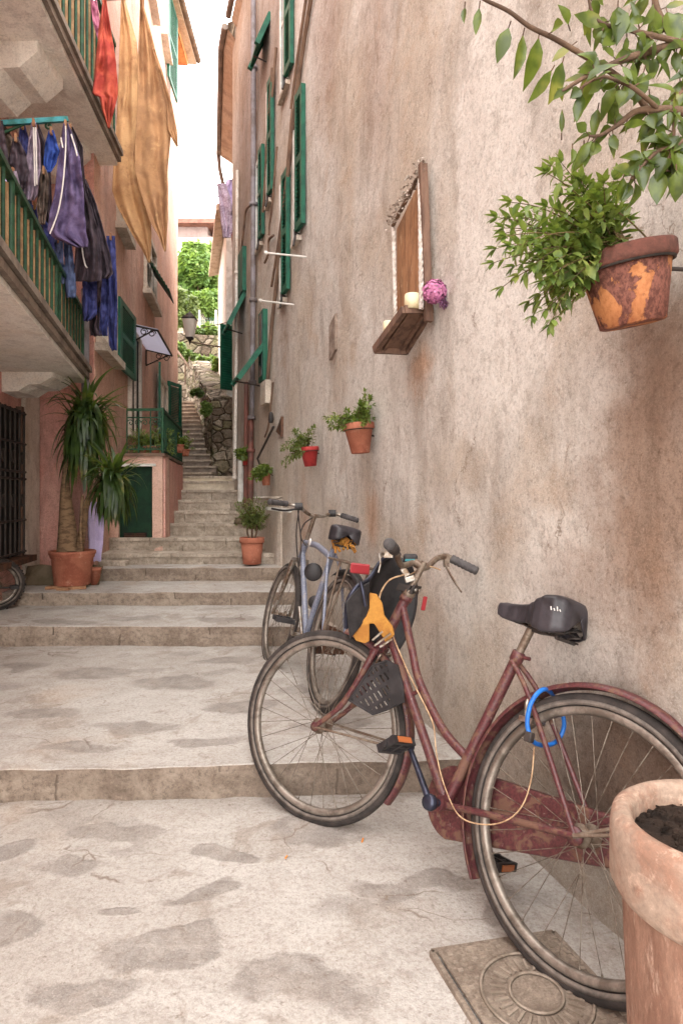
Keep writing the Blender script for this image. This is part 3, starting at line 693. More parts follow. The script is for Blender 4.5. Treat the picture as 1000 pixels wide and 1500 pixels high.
for (p0,p1,t,bm) in [(262,273,349,372),(278,287,349,372),(330,338,358,372)]:
    w=MB(); q=vp(p0,bm); r=vp(p1,t); w.abox(q.x,r.x,44.93,45.02,q.z,r.z); w.build('window',M['glass'],vl)
b=MB()
for k in range(32):
    p=vp(258+k*2.8,374,43.5); b.bar(p,p+V((0,0,1.15)),.07,.07)
a=vp(256,374,43.5); c=vp(345,374,43.5); b.bar(a+V((0,0,1.15)),c+V((0,0,1.15)),.1,.1); b.bar(a,c,.3,.25); b.bar(a-V((0,0,.9)),c-V((0,0,.9)),.4,1.8,mi=1)
b.build('balustrade',[M['white'],M['pale']],vl)
# ================================================================ LEFT BUILDINGS
pk=thing('pink_house','dusty pink house on the left with balconies, terrace porch and green shutters','house',(-3.0,8,0))
HL=10.3
b=MB(); b.raw=1
ya,yb=5.78,13.6
def lf(u,v):
    y=ya+(yb-ya)*u; z=HL*v+.1; return V((lX(y),y,z))+LN*(.012*nz(V((y*1.5,z*1.5,0)))+.004*nz(V((y*9,z*9,0))))
b.grid(lf,110,90,1)
def lf2(u,v):
    x=-2.86+(lX(ya)+2.86)*u; y=6.0-(.22)*u; z=HL*v+.1; return V((x,y+.01*nz(V((x*2,z*2,1))),z))
b.grid(lf2,20,60,0)
b.quad((lX(yb),yb,0),(-7,yb,0),(-7,yb,HL),(lX(yb),yb,HL),1); b.quad((-7,yb,0),(-7,6,0),(-7,6,HL),(-7,yb,HL),1); b.quad((-7,6,0),(-2.86,6,0),(-2.86,6,HL),(-7,6,HL))
b.build('wall',[M['pink'],M['pink2']],pk)
# first house (nearer), with the balconies
nb=thing('balcony_house','shadowed house at the left edge with two balconies and a grilled window','house',(-2.6,4,0))
def nX(y): return -1.9-.16*y
b=MB(); b.raw=1
b.grid(lambda u,v:V((nX(-1+7.0*u)+.012*nz(V((u*9,v*9,0))),-1+7.0*u,7.6*v)),50,50)
b.quad((nX(-1),-1,0),(-7,-1,0),(-7,-1,7.6),(nX(-1),-1,7.6)); b.quad((-7,-1,0),(-7,6,0),(-7,6,7.6),(-7,-1,7.6))
b.build('wall',M['pink'],nb)
# grilled ground-floor window on the return wall + pale pilaster
def fy(px):  # return wall facing the viewer
    k=(px-500)/FL; s=-.22/(lX(5.78)+2.86)   # y=6+s*(x+2.86)
    return (6.0+s*2.86)/(1-s*k)
def onF(px,py,off=0): return P(px,py,fy(px))-V((0,off,0))
def fbox(mb,px0,px1,t,bm,o0,o1,mi=0):
    a=onF(px0,bm); c=onF(px1,t); y=(a.y+c.y)/2; mb.abox(a.x,c.x,y-o1,y-o0,P(0,bm,y).z,P(0,t,y).z,mi)
def onN(y,o,z): return V((nX(y),y,z))+LN*o
b=MB(); b.box(onN(5.76,.0,1.5),LT*.40,LN*.06,(0,0,2.9)); b.build('pilaster',M['cream'],nb)
w=MB(); w.box(onN(4.75,.0,1.27),LT*1.5,LN*.03,(0,0,1.24)); w=w.build('window',M['dark'],nb)
b=MB()
for k in range(14): y_=4.03+k*.11; b.tube([onN(y_,.05,.66),onN(y_,.05,1.88)],.010,6)
for z_ in (.68,.95,1.30,1.36,1.60,1.86): b.tube([onN(4.0,.05,z_),onN(5.5,.05,z_)],.011,6)
for k in range(7):
    for z_ in (1.12,1.48):
        c_=onN(4.1+k*.22,.05,z_); b.tube([c_+LT*(.045*math.cos(a)*(1-a/14))+V((0,0,.05*math.sin(a))) for a in [i*.5 for i in range(16)]],.006,5)
b.build('grille',M['iron'],w); b=MB(); b.box(onN(4.75,.06,.62),LT*1.6,LN*.14,(0,0,.05)); b.build('sill',M['rustiron'],w)
b=MB(); b.box(onN(5.45,.02,1.27),LT*.06,LN*.05,(0,0,1.3)); b.build('frame',M['wood'],w)
b=MB(); p0=onF(-60,790); b.raw=1
def cf(u,v):
    x=-3.6+1.5*u; y=5.62; return V((x,y-.12*v+.05*v*nz(V((x*4,0,0))),.38+.16*(1-v)+.02*nz(V((x*7,v*3,0)))))
b.grid(cf,30,6); o=b.build('kerb',M['curb'],pk)
# balconies
def balcony(zb,th,depth_pts,y0,y1,label,rail_h,corbs,bars_m):
    """outer edge x(y)=a+b*y"""
    a,bb=depth_pts
    X=lambda y:a+bb*y
    s=MB(); s.raw=0
    s.prism([(nX(y0)-.2,y0,zb),(X(y0),y0,zb),(X(y1),y1,zb),(nX(y1)-.35,y1,zb)],(0,0,th))
    o=s.build('balcony',M['soffit'],nb)
    e=MB(); n=V((1,-bb,0)).normalized()
    A=V((X(y0),y0,zb+th*.25)); B=V((X(y1),y1,zb+th*.25))
    e.prism([A+n*.002,B+n*.002,B+n*.035,A+n*.035],(0,0,th*.35)); e.prism([A+n*.002+V((0,0,th*.45)),B+n*.002+V((0,0,th*.45)),B+n*.06,A+n*.06],(0,0,th*.3)) if 0 else e.prism([A+n*.002+V((0,0,th*.45)),B+n*.002+V((0,0,th*.45)),B+n*.055+V((0,0,th*.45)),A+n*.055+V((0,0,th*.45))],(0,0,th*.35))
    e.build('edge_moulding',M['edge'],o)
    r=MB(); N=int((y1-y0)/.145)
    for i in range(N+1):
        y=y0+(y1-y0)*i/N; p=V((X(y),y,zb+th))-n*.03
        r.tube([p,p+V((0,0,rail_h))],.012 if i%8 else .02,6)
    A=V((X(y0),y0,zb+th))-n*.03; B=V((X(y1),y1,zb+th))-n*.03
    r.bar(A+V((0,0,rail_h)),B+V((0,0,rail_h)),.04,.03); r.bar(A+V((0,0,.04)),B+V((0,0,.04)),.025,.025)
    yy=y1; p=B; q=V((nX(y1)-.1,y1,zb+th))
    for k in range(5):
        c=p.lerp(q,k/5); r.tube([c,c+V((0,0,rail_h))],.011,6)
    r.bar(p+V((0,0,rail_h)),q+V((0,0,rail_h)),.04,.03)
    for i in range(N*2):   # little ball ornaments along the foot
        y=y0+(y1-y0)*(i+.5)/(N*2); p=V((X(y),y,zb+th+.09))-n*.03
        r.box(p,(.03,0,0),(0,.012,0),(0,0,.03))
    r.build('railing',bars_m,o)
    # reed screening behind the bars
    c=MB()
    for i in range(N*2):
        y=y0+(y1-y0)*(i+.5)/(N*2); p=V((X(y)-.06,y,zb+th)); c.tube([p,p+V((0,0,rail_h*.93))],.026,6)
    c.build('reed_screen',aged('reed_screen',srgb(176,146,110),srgb(140,110,82),9,60,.4,.9,.4,.003),o)
    for (yc,w,l0,l1,h) in corbs:
        k=MB()
        x0=nX(yc)-.1; pr=[(x0,0,-h),(x0+(l1)*.45,0,-h*.95),(x0+l1*.62,0,-h*.62),(x0+l1*.8,0,-h*.6),(x0+l1,0,-h*.25),(x0+l1,0,0),(x0,0,0)]
        k.prism([(a_,yc,zb+c_) for a_,_,c_ in pr],(0,w,0)); k.build('corbel',M['soffit'],o)
    return o
balcony(EYE+.98,.13,(-.8276,-.254),.9,5.6,'',.50,[(5.1,.35,0,.5,.16),(3.2,.3,0,.5,.18)],M['greenrail'])
balcony(EYE+3.10,.13,(-1.468,-.107),1.5,6.0,'',1.0,[(5.6,.32,0,.62,.22),(4.35,.4,0,.62,.3),(2.9,.4,0,.6,.3)],M['greenrail'])
b=MB(); p=P(125,548,5.63); b.tube([p-V((0,0,.2)),p+V((0,0,.75))],.035,10); b.build('drainpipe',M['pipe'],nb)
# pink house windows (sloping away)
def lq(y,o,z): return V((lX(y),y,z))+LN*o
def lz(px,py): return P(px,py,yl(px)).z
def lwin(px0,px1,t,bm,ref,sill=True,frame=M['cream'],dark=M['glass']):
    y0,y1=yl(px0),yl(px1); z0,z1=lz(ref,bm),lz(ref,t); m=(y0+y1)/2
    b=MB(); f=.07
    for yy in (y0+f/2,y1-f/2): b.box(lq(yy,.02,(z0+z1)/2),LT*f,LN*.05,(0,0,z1-z0))
    b.box(lq(m,.021,z1-f/2),LT*(y1-y0-2*f),LN*.05,(0,0,f)); b.box(lq(m,.024,z0+f/2),LT*(y1-y0-2*f),LN*.045,(0,0,f))
    b.box(lq(m,.02,(z0+z1)/2),LT*.05,LN*.03,(0,0,z1-z0-2*f))
    w=b.build('window',frame,pk)
    g=MB(); g.box(lq(m,.004,(z0+z1)/2),LT*(y1-y0-2*f),LN*.012,(0,0,z1-z0-2*f)); g.build('pane',dark,w)
    if sill: s=MB(); s.box(lq(m,.05,z0-.05),LT*(y1-y0+.1),LN*.13,(0,0,.07)); s.build('sill',M['cream'],w)
    return w,(y0,y1,z0,z1)
def lshut(w,hinge_y,width,z0,z1,ang,dirn=1):
    # leaf hinged at hinge_y; ang 0 = flat on wall going dirn along the wall
    d=(LT*dirn*math.cos(ang)+LN*math.sin(ang)).normalized(); n=V((-d.y,d.x,0)); a=lq(hinge_y,.04,0); L=d*width
    b=MB()
    for t in (.07,.93): b.box(a+L*t+V((0,0,(z0+z1)/2)),L*.14,n*.035,(0,0,z1-z0))
    for zz in (z0+.03,(z0+z1)/2,z1-.03): b.box(a+L*.5+V((0,0,zz)),L*.72,n*.032,(0,0,.06))
    k=int((z1-z0)/.032)
    for i in range(k): b.box(a+L*.5+V((0,0,z0+.06+(z1-z0-.12)*i/k)),L*.72,n*.026+V((0,0,-.014)),V((0,0,.006)))
    return b.build('shutter',M['green'],w)
def lprop(px,py,ox,oy,wy,par):
    a=onL(px,py,.03); o=P(ox,oy,a.y+.25); b=MB(); b.prism([a,a+LT*wy,o+LT*wy*.6,o],(0,0,.035))
    for i in range(9): t=(i+1)/10; b.bar(a.lerp(o,t)+V((0,0,.04)),(a+LT*wy).lerp(o+LT*wy*.6,t)+V((0,0,.04)),.02,.012)
    return b.build('shutter',M['greend'],par)
w,(y0,y1,z0,z1)=lwin(140,166,430,528,166,frame=M['cream'],dark=M['white']); lshut(w,yl(168),.85,z0-.05,z1,.04)
w,(y0,y1,z0,z1)=lwin(170,183,310,352,183)
w,(y0,y1,z0,z1)=lwin(210,226,372,455,226); lprop(213,378,250,432,.75,w)
w,(y0,y1,z0,z1)=lwin(187,203,475,640,190,sill=False,frame=M['cream'],dark=M['dark'])
w,(y0,y1,z0,z1)=lwin(230,243,550,640,232,frame=M['cream'],dark=M['white']); lshut(w,y0,.45,z0,z1+.1,.12,-1); lshut(w,y1+.0,.46,1.72,3.21,.42)
w,(y0,y1,z0,z1)=lwin(214,224,-90,25,224); 
w,(y0,y1,z0,z1)=lwin(236,243,-20,85,243,frame=M['white']); lshut(w,y1,.8,z0-.3,z1,.10)
# glass awning
aw=MB(); A=onL(188,475,.02); B=onL(212,512,.02); y=A.y
Cc=P(231,484,A.y-.02); D=P(252,521,B.y-.35)
aw.prism([A,B,D,Cc],(0,0,.02)); g=aw.build('glass_awning',M['awning'],pk)
b=MB()
for p,q in ((A,Cc),(B,D),(Cc,D)): b.tube([p,q],.012,6)
for p,q in ((A,Cc),(B,D)):
    r=p+V((0,0,-.22)); b.tube([r,q.lerp(p,.12)],.010,6); b.tube([p,r],.01,6)
    for t in (.5,.8):
        c=p.lerp(q,t)-V((0,0,.05)); b.tube([c+V((.045*math.cos(a)*(1-a/14),0,.045*math.sin(a)*(1-a/14))) for a in [i*.5 for i in range(18)]],.006,5)
b.build('iron_bracket',M['iron'],g)
# roof eave at top left
b=MB(); ze=EYE+5.2
yA,yB=6.8,9.6
def le(px,py,y): return P(px,py,y)
# eave far corner seen at (290,94): place at y=10.6
ye=13.6; far=P(288,94,ye); zE=far.z
b.prism([lq(9.4,-.3,zE),V((far.x+.14,9.4,zE)),V((far.x,ye,zE)),lq(ye,-.3,zE)],(0,0,.10))
b.build('eave',M['tan'],pk)
b=MB(); p0=V((far.x+.19,9.4,zE+.08)); b.tube([p0,V((far.x+.04,ye,zE+.08))],.06,8); b.build('gutter',M['cable'],pk)
b=MB(); b.prism([lq(9.4,-.2,zE-.16),V((far.x-.02,9.4,zE-.16)),V((far.x-.14,ye-.2,zE-.16)),lq(ye-.2,-.2,zE-.16)],(0,0,.158)); b.build('cornice',aged('orange_cornice',srgb(216,146,90),srgb(190,120,72),4,50,.3,.8,.3,.01),pk)
# porch with green door
pc=thing('terrace_porch','salmon pink porch block with a low dark green door under a railed terrace','porch',P(200,800,6.6))
yp=6.5
a=P(152,668,yp); c=P(238,668,yp); zt=a.z; X1=c.x; 
def sx(y): return X1-.157*(y-yp)
b=MB(); b.raw=0
dl=P(173,683,yp); dr=P(223,683,yp)
zb_=.5
b.abox(a.x-.2,dl.x,yp,yp+.25,zb_,zt); b.abox(dr.x,X1,yp,yp+.25,zb_,zt); b.abox(dl.x,dr.x,yp,yp+.25,dl.z,zt)
b.prism([(a.x-.2,yp+.25,zb_),(X1-.04,yp+.25,zb_),(sx(8.5),8.5,zb_),(-2.9,8.5,zb_)],(0,0,zt-zb_))
# side facing: slightly darker return
b.build('wall',M['pink2'],pc)
b=MB(); b.prism([(X1+.004,yp+.02,zb_),(X1+.024,yp+.02,zb_),(sx(8.5)+.024,8.5,zb_),(sx(8.5),8.5,zb_)],(0,0,zt-zb_-.02)); b.build('side_render',M['pink'],pc)
b=MB(); b.abox(dl.x+.004,dr.x-.004,yp+.06,yp+.1,zb_,dl.z-.004); d=b.build('door',M['greend'],pc)
b=MB(); q0=P(181,797,yp+.05); q1=P(215,780,yp+.05); b.abox(q0.x,q1.x,yp+.045,yp+.058,q0.z,q1.z,0); 
for k in range(7): b.abox(q0.x+.01,q1.x-.01,yp+.035,yp+.044,q0.z+.012+k*.015,q0.z+.018+k*.015,1)
b.build('vent',[M['dark'],M['rustiron']],d)
b=MB(); 
for px in (176,198,220): p=P(px,690,yp+.05); b.abox(p.x-.01,p.x+.01,yp+.045,yp+.058,zb_+.05,dl.z-.02)
b.build('door_batten',M['greend'],d)
b=MB(); q0=P(178,683,yp-.01); q1=P(228,679,yp-.01); b.abox(q0.x,q1.x,yp-.02,yp+.0,q0.z,q1.z); b.build('lintel',M['white'],pc)
b=MB(); b.prism([(a.x-.2,yp-.03,zt),(X1+.03,yp-.03,zt),(sx(8.5)+.03,8.5,zt),(-2.9,8.5,zt)],(0,0,.03)); b.build('terrace_slab',M['cable'],pc)
# railing
b=MB(); zr_=P(0,600,yp).z; z0=zt+.03
A=P(186,668,yp); A.z=z0; B=V((X1,yp,z0)); Cp=V((sx(8.5),8.5,z0)); D=V((-2.36,9.35,z0-.35))
h=zr_-z0
for p,q,nb_,hh in ((A,B,3,h),(B,Cp,20,h),(Cp,D,8,h)):
    b.bar(p+V((0,0,h)),q+V((0,0,h)),.03,.025); b.bar(p+V((0,0,.04)),q+V((0,0,.04)),.015,.015)
    for k in range(nb_+1): r=p.lerp(q,k/nb_); b.tube([r,r+V((0,0,h))],.008,6)
b.bar(A+V((0,0,h*.82)),B+V((0,0,h*.82)),.014,.014)
for k in range(5):
    c_=A.lerp(B,(k+.5)/5)+V((0,0,h*.70)); s_=1 if k%2 else -1
    b.tube([c_+V((s_*.035*math.cos(t)*(1-t/9),0,.035*math.sin(t)*(1-t/9))) for t in [i*.4 for i in range(20)]],.005,5)
    c_=A.lerp(B,(k+.5)/5)+V((0,0,h*.12)); b.tube([c_+V((s_*.03*math.cos(t)*(1-t/9),0,.03*math.sin(t)*(1-t/9))) for t in [i*.4 for i in range(20)]],.005,5)
for p in (B,Cp): b.tube([p,p+V((0,0,h+.02))],.016,8)
b.build('railing',M['greenrail'],pc)
# side steps in front of the porch (left)
b=MB(); b.abox(-2.6,-1.93,6.2,6.5,.40,.60); b.abox(-2.6,-2.02,5.95,6.2,.35,.545); struct('porch_step',b,M['stair'],bevel=.01)
# street lamp
lp=thing('street_lamp','old iron street lantern with frosted panes on a thin bracket','lamp',P(278,500,11.8))
yL=11.8; c=P(278,480,yL)
def lpx(d): return d/FL*yL
b=MB(); T=c.z+lpx(18); Bz=c.z-lpx(16)
for k in range(4):
    a=PI/4+k*PI/2; u=V((math.cos(a),math.sin(a),0))
    b.bar(c*1+V((0,0,T-c.z))+u*lpx(9.5)-V((0,0,lpx(6))),V((c.x,c.y,Bz))+u*lpx(5),.012,.012)
b.lathe((c.x,c.y,0),[(lpx(14),T-lpx(6)),(lpx(14.3),T-lpx(5)),(lpx(7),T),(lpx(6),T+lpx(2)),(lpx(2),T+lpx(4)),(.001,T+lpx(7))],n=4)
b.lathe((c.x,c.y,0),[(.001,Bz-lpx(10)),(lpx(1.6),Bz-lpx(6)),(lpx(2.4),Bz-lpx(3)),(lpx(7),Bz),(lpx(7),Bz+lpx(2))],n=4)
b.build('lantern_frame',M['iron'],lp)
b=MB(); b.lathe((c.x,c.y,0),[(lpx(6.6),Bz+lpx(1)),(lpx(13),T-lpx(6.5))],n=4); b.build('pane',M['lampglass'],lp)
b=MB(); e=V((c.x,c.y,Bz-lpx(4))); b.tube([e,e+V((lpx(28),.1,-lpx(4))),e+V((lpx(70),.2,-lpx(8)))],.014,6); b.tube([e+V((lpx(8),0,lpx(18))),e+V((lpx(70),.2,lpx(36)))],.008,6); b.build('bracket',M['cable'],lp)
# antenna
b=MB(); a=P(283,278,14); c=P(322,288,13.2); b.tube([a,c],.012,5)
for t in (.08,.16): q=a.lerp(c,t); b.tube([q-V((0,0,.05)),q+V((0,0,.05))],.01,4)
at=b.build('tv_antenna',M['iron']); tag(at,'thin metal television antenna sticking out against the sky beside the lilac laundry','antenna')
# manhole cover
mh=thing('manhole_cover','worn rectangular cast iron drain cover with a ring relief set in the paving','drain cover',(.45,1.45,.012))
th=math.radians(12); ux=V((math.cos(th),math.sin(th),0)); uy=V((.287,-.958,0)); o0=V((.228,1.615,.012)); W,Lh=.34,.52
b=MB(); 
for p,q in ((o0,o0+ux*W),(o0,o0+uy*Lh),(o0+ux*W,o0+ux*W+uy*Lh),(o0+uy*Lh,o0+uy*Lh+ux*W)): b.bar(p-V((0,0,.008)),q-V((0,0,.008)),.012,.018)
b.build('frame',M['cast'],mh)
b=MB(); b.prism([o0+ux*.012+uy*.012,o0+ux*(W-.012)+uy*.012,o0+ux*(W-.012)+uy*(Lh-.012),o0+ux*.012+uy*(Lh-.012)],(0,0,.006)); b.build('plate',M['cast'],mh)
b=MB(); cc=o0+ux*.17+uy*.19+V((0,0,.008))
b.ring(cc,(0,0,1),.125,[(-.004,0),(.004,0),(.003,.004),(-.003,.004)],N=48); b.ring(cc,(0,0,1),.06,[(-.004,0),(.004,0),(.003,.004),(-.003,.004)],N=32)
for k in range(28):
    a=2*PI*k/28; d=V((math.cos(a),math.sin(a),0)); b.bar(cc+d*.07,cc+d*.105,.006,.005)
for i in range(12):
    for j in range(18):
        q=o0+ux*(.03+i*.026)+uy*(.03+j*.028)+V((0,0,.006))
        if (q-cc).length>.135: b.bar(q,q+ux*.012,.010,.004)
b.build('relief',M['castlight'],mh)
# crumbs on the ground
for (px,py,l) in ((530,1238,.03),(418,1262,.018)):
    y=EYE*FL/(py-724); p=P(px,py,y); b=MB(); b.tube([p+V((0,0,.010)),p+V((.004,l*.7,.010))],.003,8); o=b.build('cigarette_butt',M['butt'])
    tag(o,'orange cigarette butt lying on the paving '+('near the front wheel of the maroon bicycle' if px==530 else 'left of the other, by a small crack'),'cigarette butt')
# ================================================================ BICYCLES
def rotv(v,k,a): return v*math.cos(a)+k.cross(v)*math.sin(a)+k*k.dot(v)*(1-math.cos(a))
class Bike:
    def __init__(s,P_):
        s.P=P_; F=V((-math.sin(P_['psi']),math.cos(P_['psi']),0)); S=V((math.cos(P_['psi']),math.sin(P_['psi']),0)); Z=V((0,0,1))
        s.U=S*math.sin(P_['rho'])+Z*math.cos(P_['rho']); s.S=S*math.cos(P_['rho'])-Z*math.sin(P_['rho']); s.F=F
        s.g=V((P_['x'],P_['y'],P_['g'])); s.R=s.g+s.U*P_['r']; s.r=P_['r']
        s.bb=s.q(P_['bbu'],P_['bbv']); s.stt=s.q(P_['stu'],P_['stv']); s.ht=s.q(P_['htu'],P_['htv'])
        s.ax=(s.U*math.sin(P_['ha'])-F*math.cos(P_['ha'])).normalized(); s.hb=s.ht-s.ax*P_['hl']
        s.F2=rotv(F,s.ax,P_['sg']); s.S2=rotv(s.S,s.ax,P_['sg']); s.fh=s.hb-s.ax*P_['fl']+s.F2*P_['rk']
        s.U2=s.S2.cross(s.F2).normalized()
        s.sd=(s.stt-s.bb).normalized(); s.st=s.ht+s.ax*P_['sh']; s.sad=s.stt+s.sd*P_['sp']
    def q(s,u,v,w=0): return s.R+s.F*u+s.U*v+s.S*w
    def on(s,px,py,w=0): return hit(px,py,s.R+s.S*w,s.S)
def wheel(root,c,n,r,tyr=M['tyre'],rimm=M['rim'],ref=None,th=.019,nsp=32,hubm=M['rustchrome'],name='wheel'):
    n=n.normalized(); b=MB(); R=r-th*2-.004
    b.ring(c,n,R,[(.004,-.013),(.006,-.010),(-.004,-.006),(-.004,.006),(.006,.010),(.004,.013),(-.010,.013),(-.016,.005),(-.016,-.005),(-.010,-.013)],N=96)
    w=b.build(name,rimm,root)
    b=MB(); K=12
    b.ring(c,n,r-th,[(th*math.cos(2*PI*k/K)*1.02,th*.95*math.sin(2*PI*k/K)) for k in range(K)],N=96); b.build('tyre',tyr,w)
    b=MB(); b.ring(c,n,r-th*1.45,[(.006,-th*.98),(.007,-th*1.02),(-.006,-th*.86),(-.006,-th*.8)],N=96); b.ring(c,n,r-th*1.45,[(.006,th*.98),(.007,th*1.02),(-.006,th*.86),(-.006,th*.8)],N=96); b.build('tyre_wall',M['tyre2'],w)
    b=MB(); u=n.orthogonal().normalized(); v=n.cross(u)
    for k in range(nsp):
        a=2*PI*k/nsp+.05; sd=1 if k%2 else -1; tw=(.85 if (k//2)%2 else -.85)
        p=c+(u*math.cos(a)+v*math.sin(a))*(R-.012); h=c+(u*math.cos(a+tw)+v*math.sin(a+tw))*.024+n*sd*.026
        b.tube([h,p],.0012,5,caps=False)
        b.tube([p,p.lerp(h,.04)],.0024,5)
    b.build('spokes',M['spoke'],w)
    b=MB(); b.lathe(c,[(.0,-.062),(.007,-.062),(.007,-.045),(.012,-.045),(.014,-.034),(.028,-.029),(.028,-.024),(.013,-.02),(.013,.02),(.028,.024),(.028,.029),(.014,.034),(.012,.045),(.007,.045),(.007,.062),(0,.062)],ax=n,n=18); b.build('hub',hubm,w)
    return w
def guard(root,c,n,r,a0,a1,ref,m,name='mudguard',w=.027,lift=.018):
    b=MB(); b.ring(c,n,r+lift,[(-.006,-w),(.006,-w*.7),(.010,0),(.006,w*.7),(-.006,w),(-.008,w*.95),(.003,w*.6),(.007,0),(.003,-w*.6),(-.008,-w*.95)],N=60,a0=a0,a1=a1,ref=ref)
    return b.build(name,m,root)
def saddle(root,c,F,U,S,m,nose=.15,rear=.12,wid=.088,thk=.05):
    U=U.normalized(); b=MB(); b.raw=1
    T=[0,.012,.045,.15,.25,.35,.45,.55,.7,.86,.95,1]; W=[.04,.46,.80,.98,1,.90,.66,.46,.36,.30,.22,.05]
    Hh=[.10,.62,.92,1.02,.98,.82,.66,.58,.58,.55,.45,.25]; K=[.05,-.50,-.75,-.92,-.95,-.78,-.52,-.40,-.36,-.30,-.2,.1]
    def lerp(A,t):
        for a,b_ in zip(range(len(T)-1),range(1,len(T))):
            if t<=T[b_]:
                q=(t-T[a])/(T[b_]-T[a]); q=q*q*(3-2*q); return A[a]+(A[b_]-A[a])*q
        return A[-1]
    def f(u,v):
        x=-rear+(nose+rear)*u; hw=wid*lerp(W,u); h=thk*lerp(Hh,u); k=thk*lerp(K,u)
        w=abs(v*2-1); s_=1 if v>.5 else -1      # w: 0 crown .. 1 skirt edge
        if w<.55: q=w/.55; y=hw*math.sin(q*PI/2*.92); z=h*(.80+.20*math.cos(q*PI/2))-h*.25*max(0,q-.75)*2
        elif w<.9: q=(w-.55)/.35; y=hw*(.992+.012*math.sin(q*PI)); z=h*.68+(k-h*.68)*q
        else: q=(w-.9)/.1; y=hw*(.992-.13*q); z=k-.001*q
        return c+F*x+S*s_*y+U*(z+.006*math.sin(u*PI*2)+.014*(u-.5)**2)
    b.grid(f,40,36)
    o=b.build('saddle',m,root,solid=.004)
    b=MB()
    for s in (-1,1):
        b.tube(smooth_path([c+F*(nose-.04)-U*.004,c+F*.03+S*s*.016-U*.035,c-F*.05+S*s*.02-U*.036,c-F*(rear-.03)+S*s*.045-U*.012],6),.0035,6)
        h=[c-F*(rear-.035)+S*s*.045+(F*math.cos(t)+S*math.sin(t))*.016-U*(.010+.0030*t) for t in [i*.5 for i in range(30)]]
        b.tube(h,.003,5)
    b.tube([c-F*(rear-.035)+S*.05-U*.055,c-F*(rear-.035)-S*.05-U*.055],.005,6); b.box(c-U*.032-F*.01,F*.05,S*.045,U*.03)
    b.build('spring',M['iron'],o)
    u_=MB(); u_.grid(lambda u,v:c+F*(-rear*.9+(nose+rear)*.9*u)+S*wid*.88*lerp(W,u)*(2*v-1)+U*thk*.25,14,6); u_.build('underside',M['dark'],o)
    return o
def pedal(root,c,F,U,S,m,refl=True,sx=.095,fx=.07):
    b=MB(); 
    for s in (-1,1):
        b.box(c+F*s*fx*.42,F*.012,S*sx,U*.024); 
    for s in (-1,0,1): b.box(c+S*s*sx*.44,F*fx*.8,S*.01,U*.022)
    b.tube([c-S*sx*.55,c+S*sx*.55],.009,8)
    p=b.build('pedal',m,root)
    if refl:
        r=MB()
        for s in (-1,1): r.box(c+F*s*(fx*.42+.0075),F*.004,S*sx*.6,U*.017)
        r.build('reflector',M['reflo'],p)
    return p
# ---------------------------------------------------------------- maroon bicycle
PA=dict(x=.5168,y=1.4983,g=.006,psi=.6944,rho=.3312,r=.340,bbu=.4282,bbv=-.0754,stu=.2813,stv=.399,htu=.7756,htv=.5006,ha=1.2386,hl=.1927,fl=.3479,rk=.07,sg=.36,sp=.1218,sh=.1343,sw=.05)
A=Bike(PA)
ba=thing('bicycle','rusty maroon step-through bicycle leaning on the wall in the foreground','bicycle',A.g)
F,U,S=A.F,A.U,A.S
wheel(ba,A.R,S,.34,th=.018); wheel(ba,A.fh,A.S2,.34,th=.019)
b=MB()
b.tube([A.ht+A.ax*.004,A.hb-A.ax*.004],.0185,16)
b.lathe(A.ht,[(.0185,-.012),(.023,-.01),(.023,.006),(.018,.012)],ax=A.ax,n=18); b.lathe(A.hb,[(.018,-.012),(.023,-.006),(.023,.01),(.0185,.012)],ax=A.ax,n=18)
b.tube([A.ht.lerp(A.hb,.72),A.bb],.0155,14)
up=[A.ht.lerp(A.hb,.16)]+[A.on(x,y) for x,y in ((604,955),(612,992),(634,1042),(655,1078))]+[A.bb.lerp(A.stt,.30)]
b.tube(smooth_path(up,6),.0135,14)
b.tube([A.bb,A.stt],.0165,14); b.lathe(A.stt,[(.0165,-.03),(.02,-.026),(.02,.0),(.0165,.003)],ax=A.sd,n=16)
b.tube([A.stt-A.sd*.012+S*.0,A.stt-A.sd*.012-F*.045-S*.006],.006,8)
b.tube([A.on(617,1010),A.on(603,1018)],.007,8)
b.tube([A.bb-S*.038,A.bb+S*.038],.021,16)
for s in (-1,1):
    b.tube(smooth_path([A.bb+S*s*.02-F*.02,A.bb.lerp(A.R,.4)+S*s*.036,A.R+S*s*.055],4),.0095,10)
    b.tube(smooth_path([A.stt-A.sd*.03+S*s*.016,A.stt.lerp(A.R,.3)+S*s*.034,A.R+S*s*.055],4),.0075,10)
    b.lathe(A.R+S*s*.055,[(0,-.004),(.022,-.004),(.022,.004),(0,.004)],ax=S,n=14)
b.build('frame',M['maroon'],ba)
b=MB(); b.tube([A.hb-A.ax*.002,A.hb-A.ax*.03],.021,14); b.box(A.hb-A.ax*.022,A.S2*.085,A.F2*.03,A.ax*.022)
for s in (-1,1):
    e=A.fh+A.S2*s*.054
    b.tube(smooth_path([A.hb-A.ax*.02+A.S2*s*.036,A.hb-A.ax*.14+A.S2*s*.046+A.F2*.0,A.hb-A.ax*.25+A.S2*s*.052+A.F2*.016,e],5),[.0125]*6+[.0115]*5+[.009]*5,10)
    b.lathe(e,[(0,-.004),(.016,-.004),(.016,.004),(0,.004)],ax=A.S2,n=12)
b.build('fork',M['maroon'],ba)
# mudguards (angle measured from wheel-forward direction)
guard(ba,A.R,S,.34,math.radians(-38),math.radians(190),F,M['maroon'])
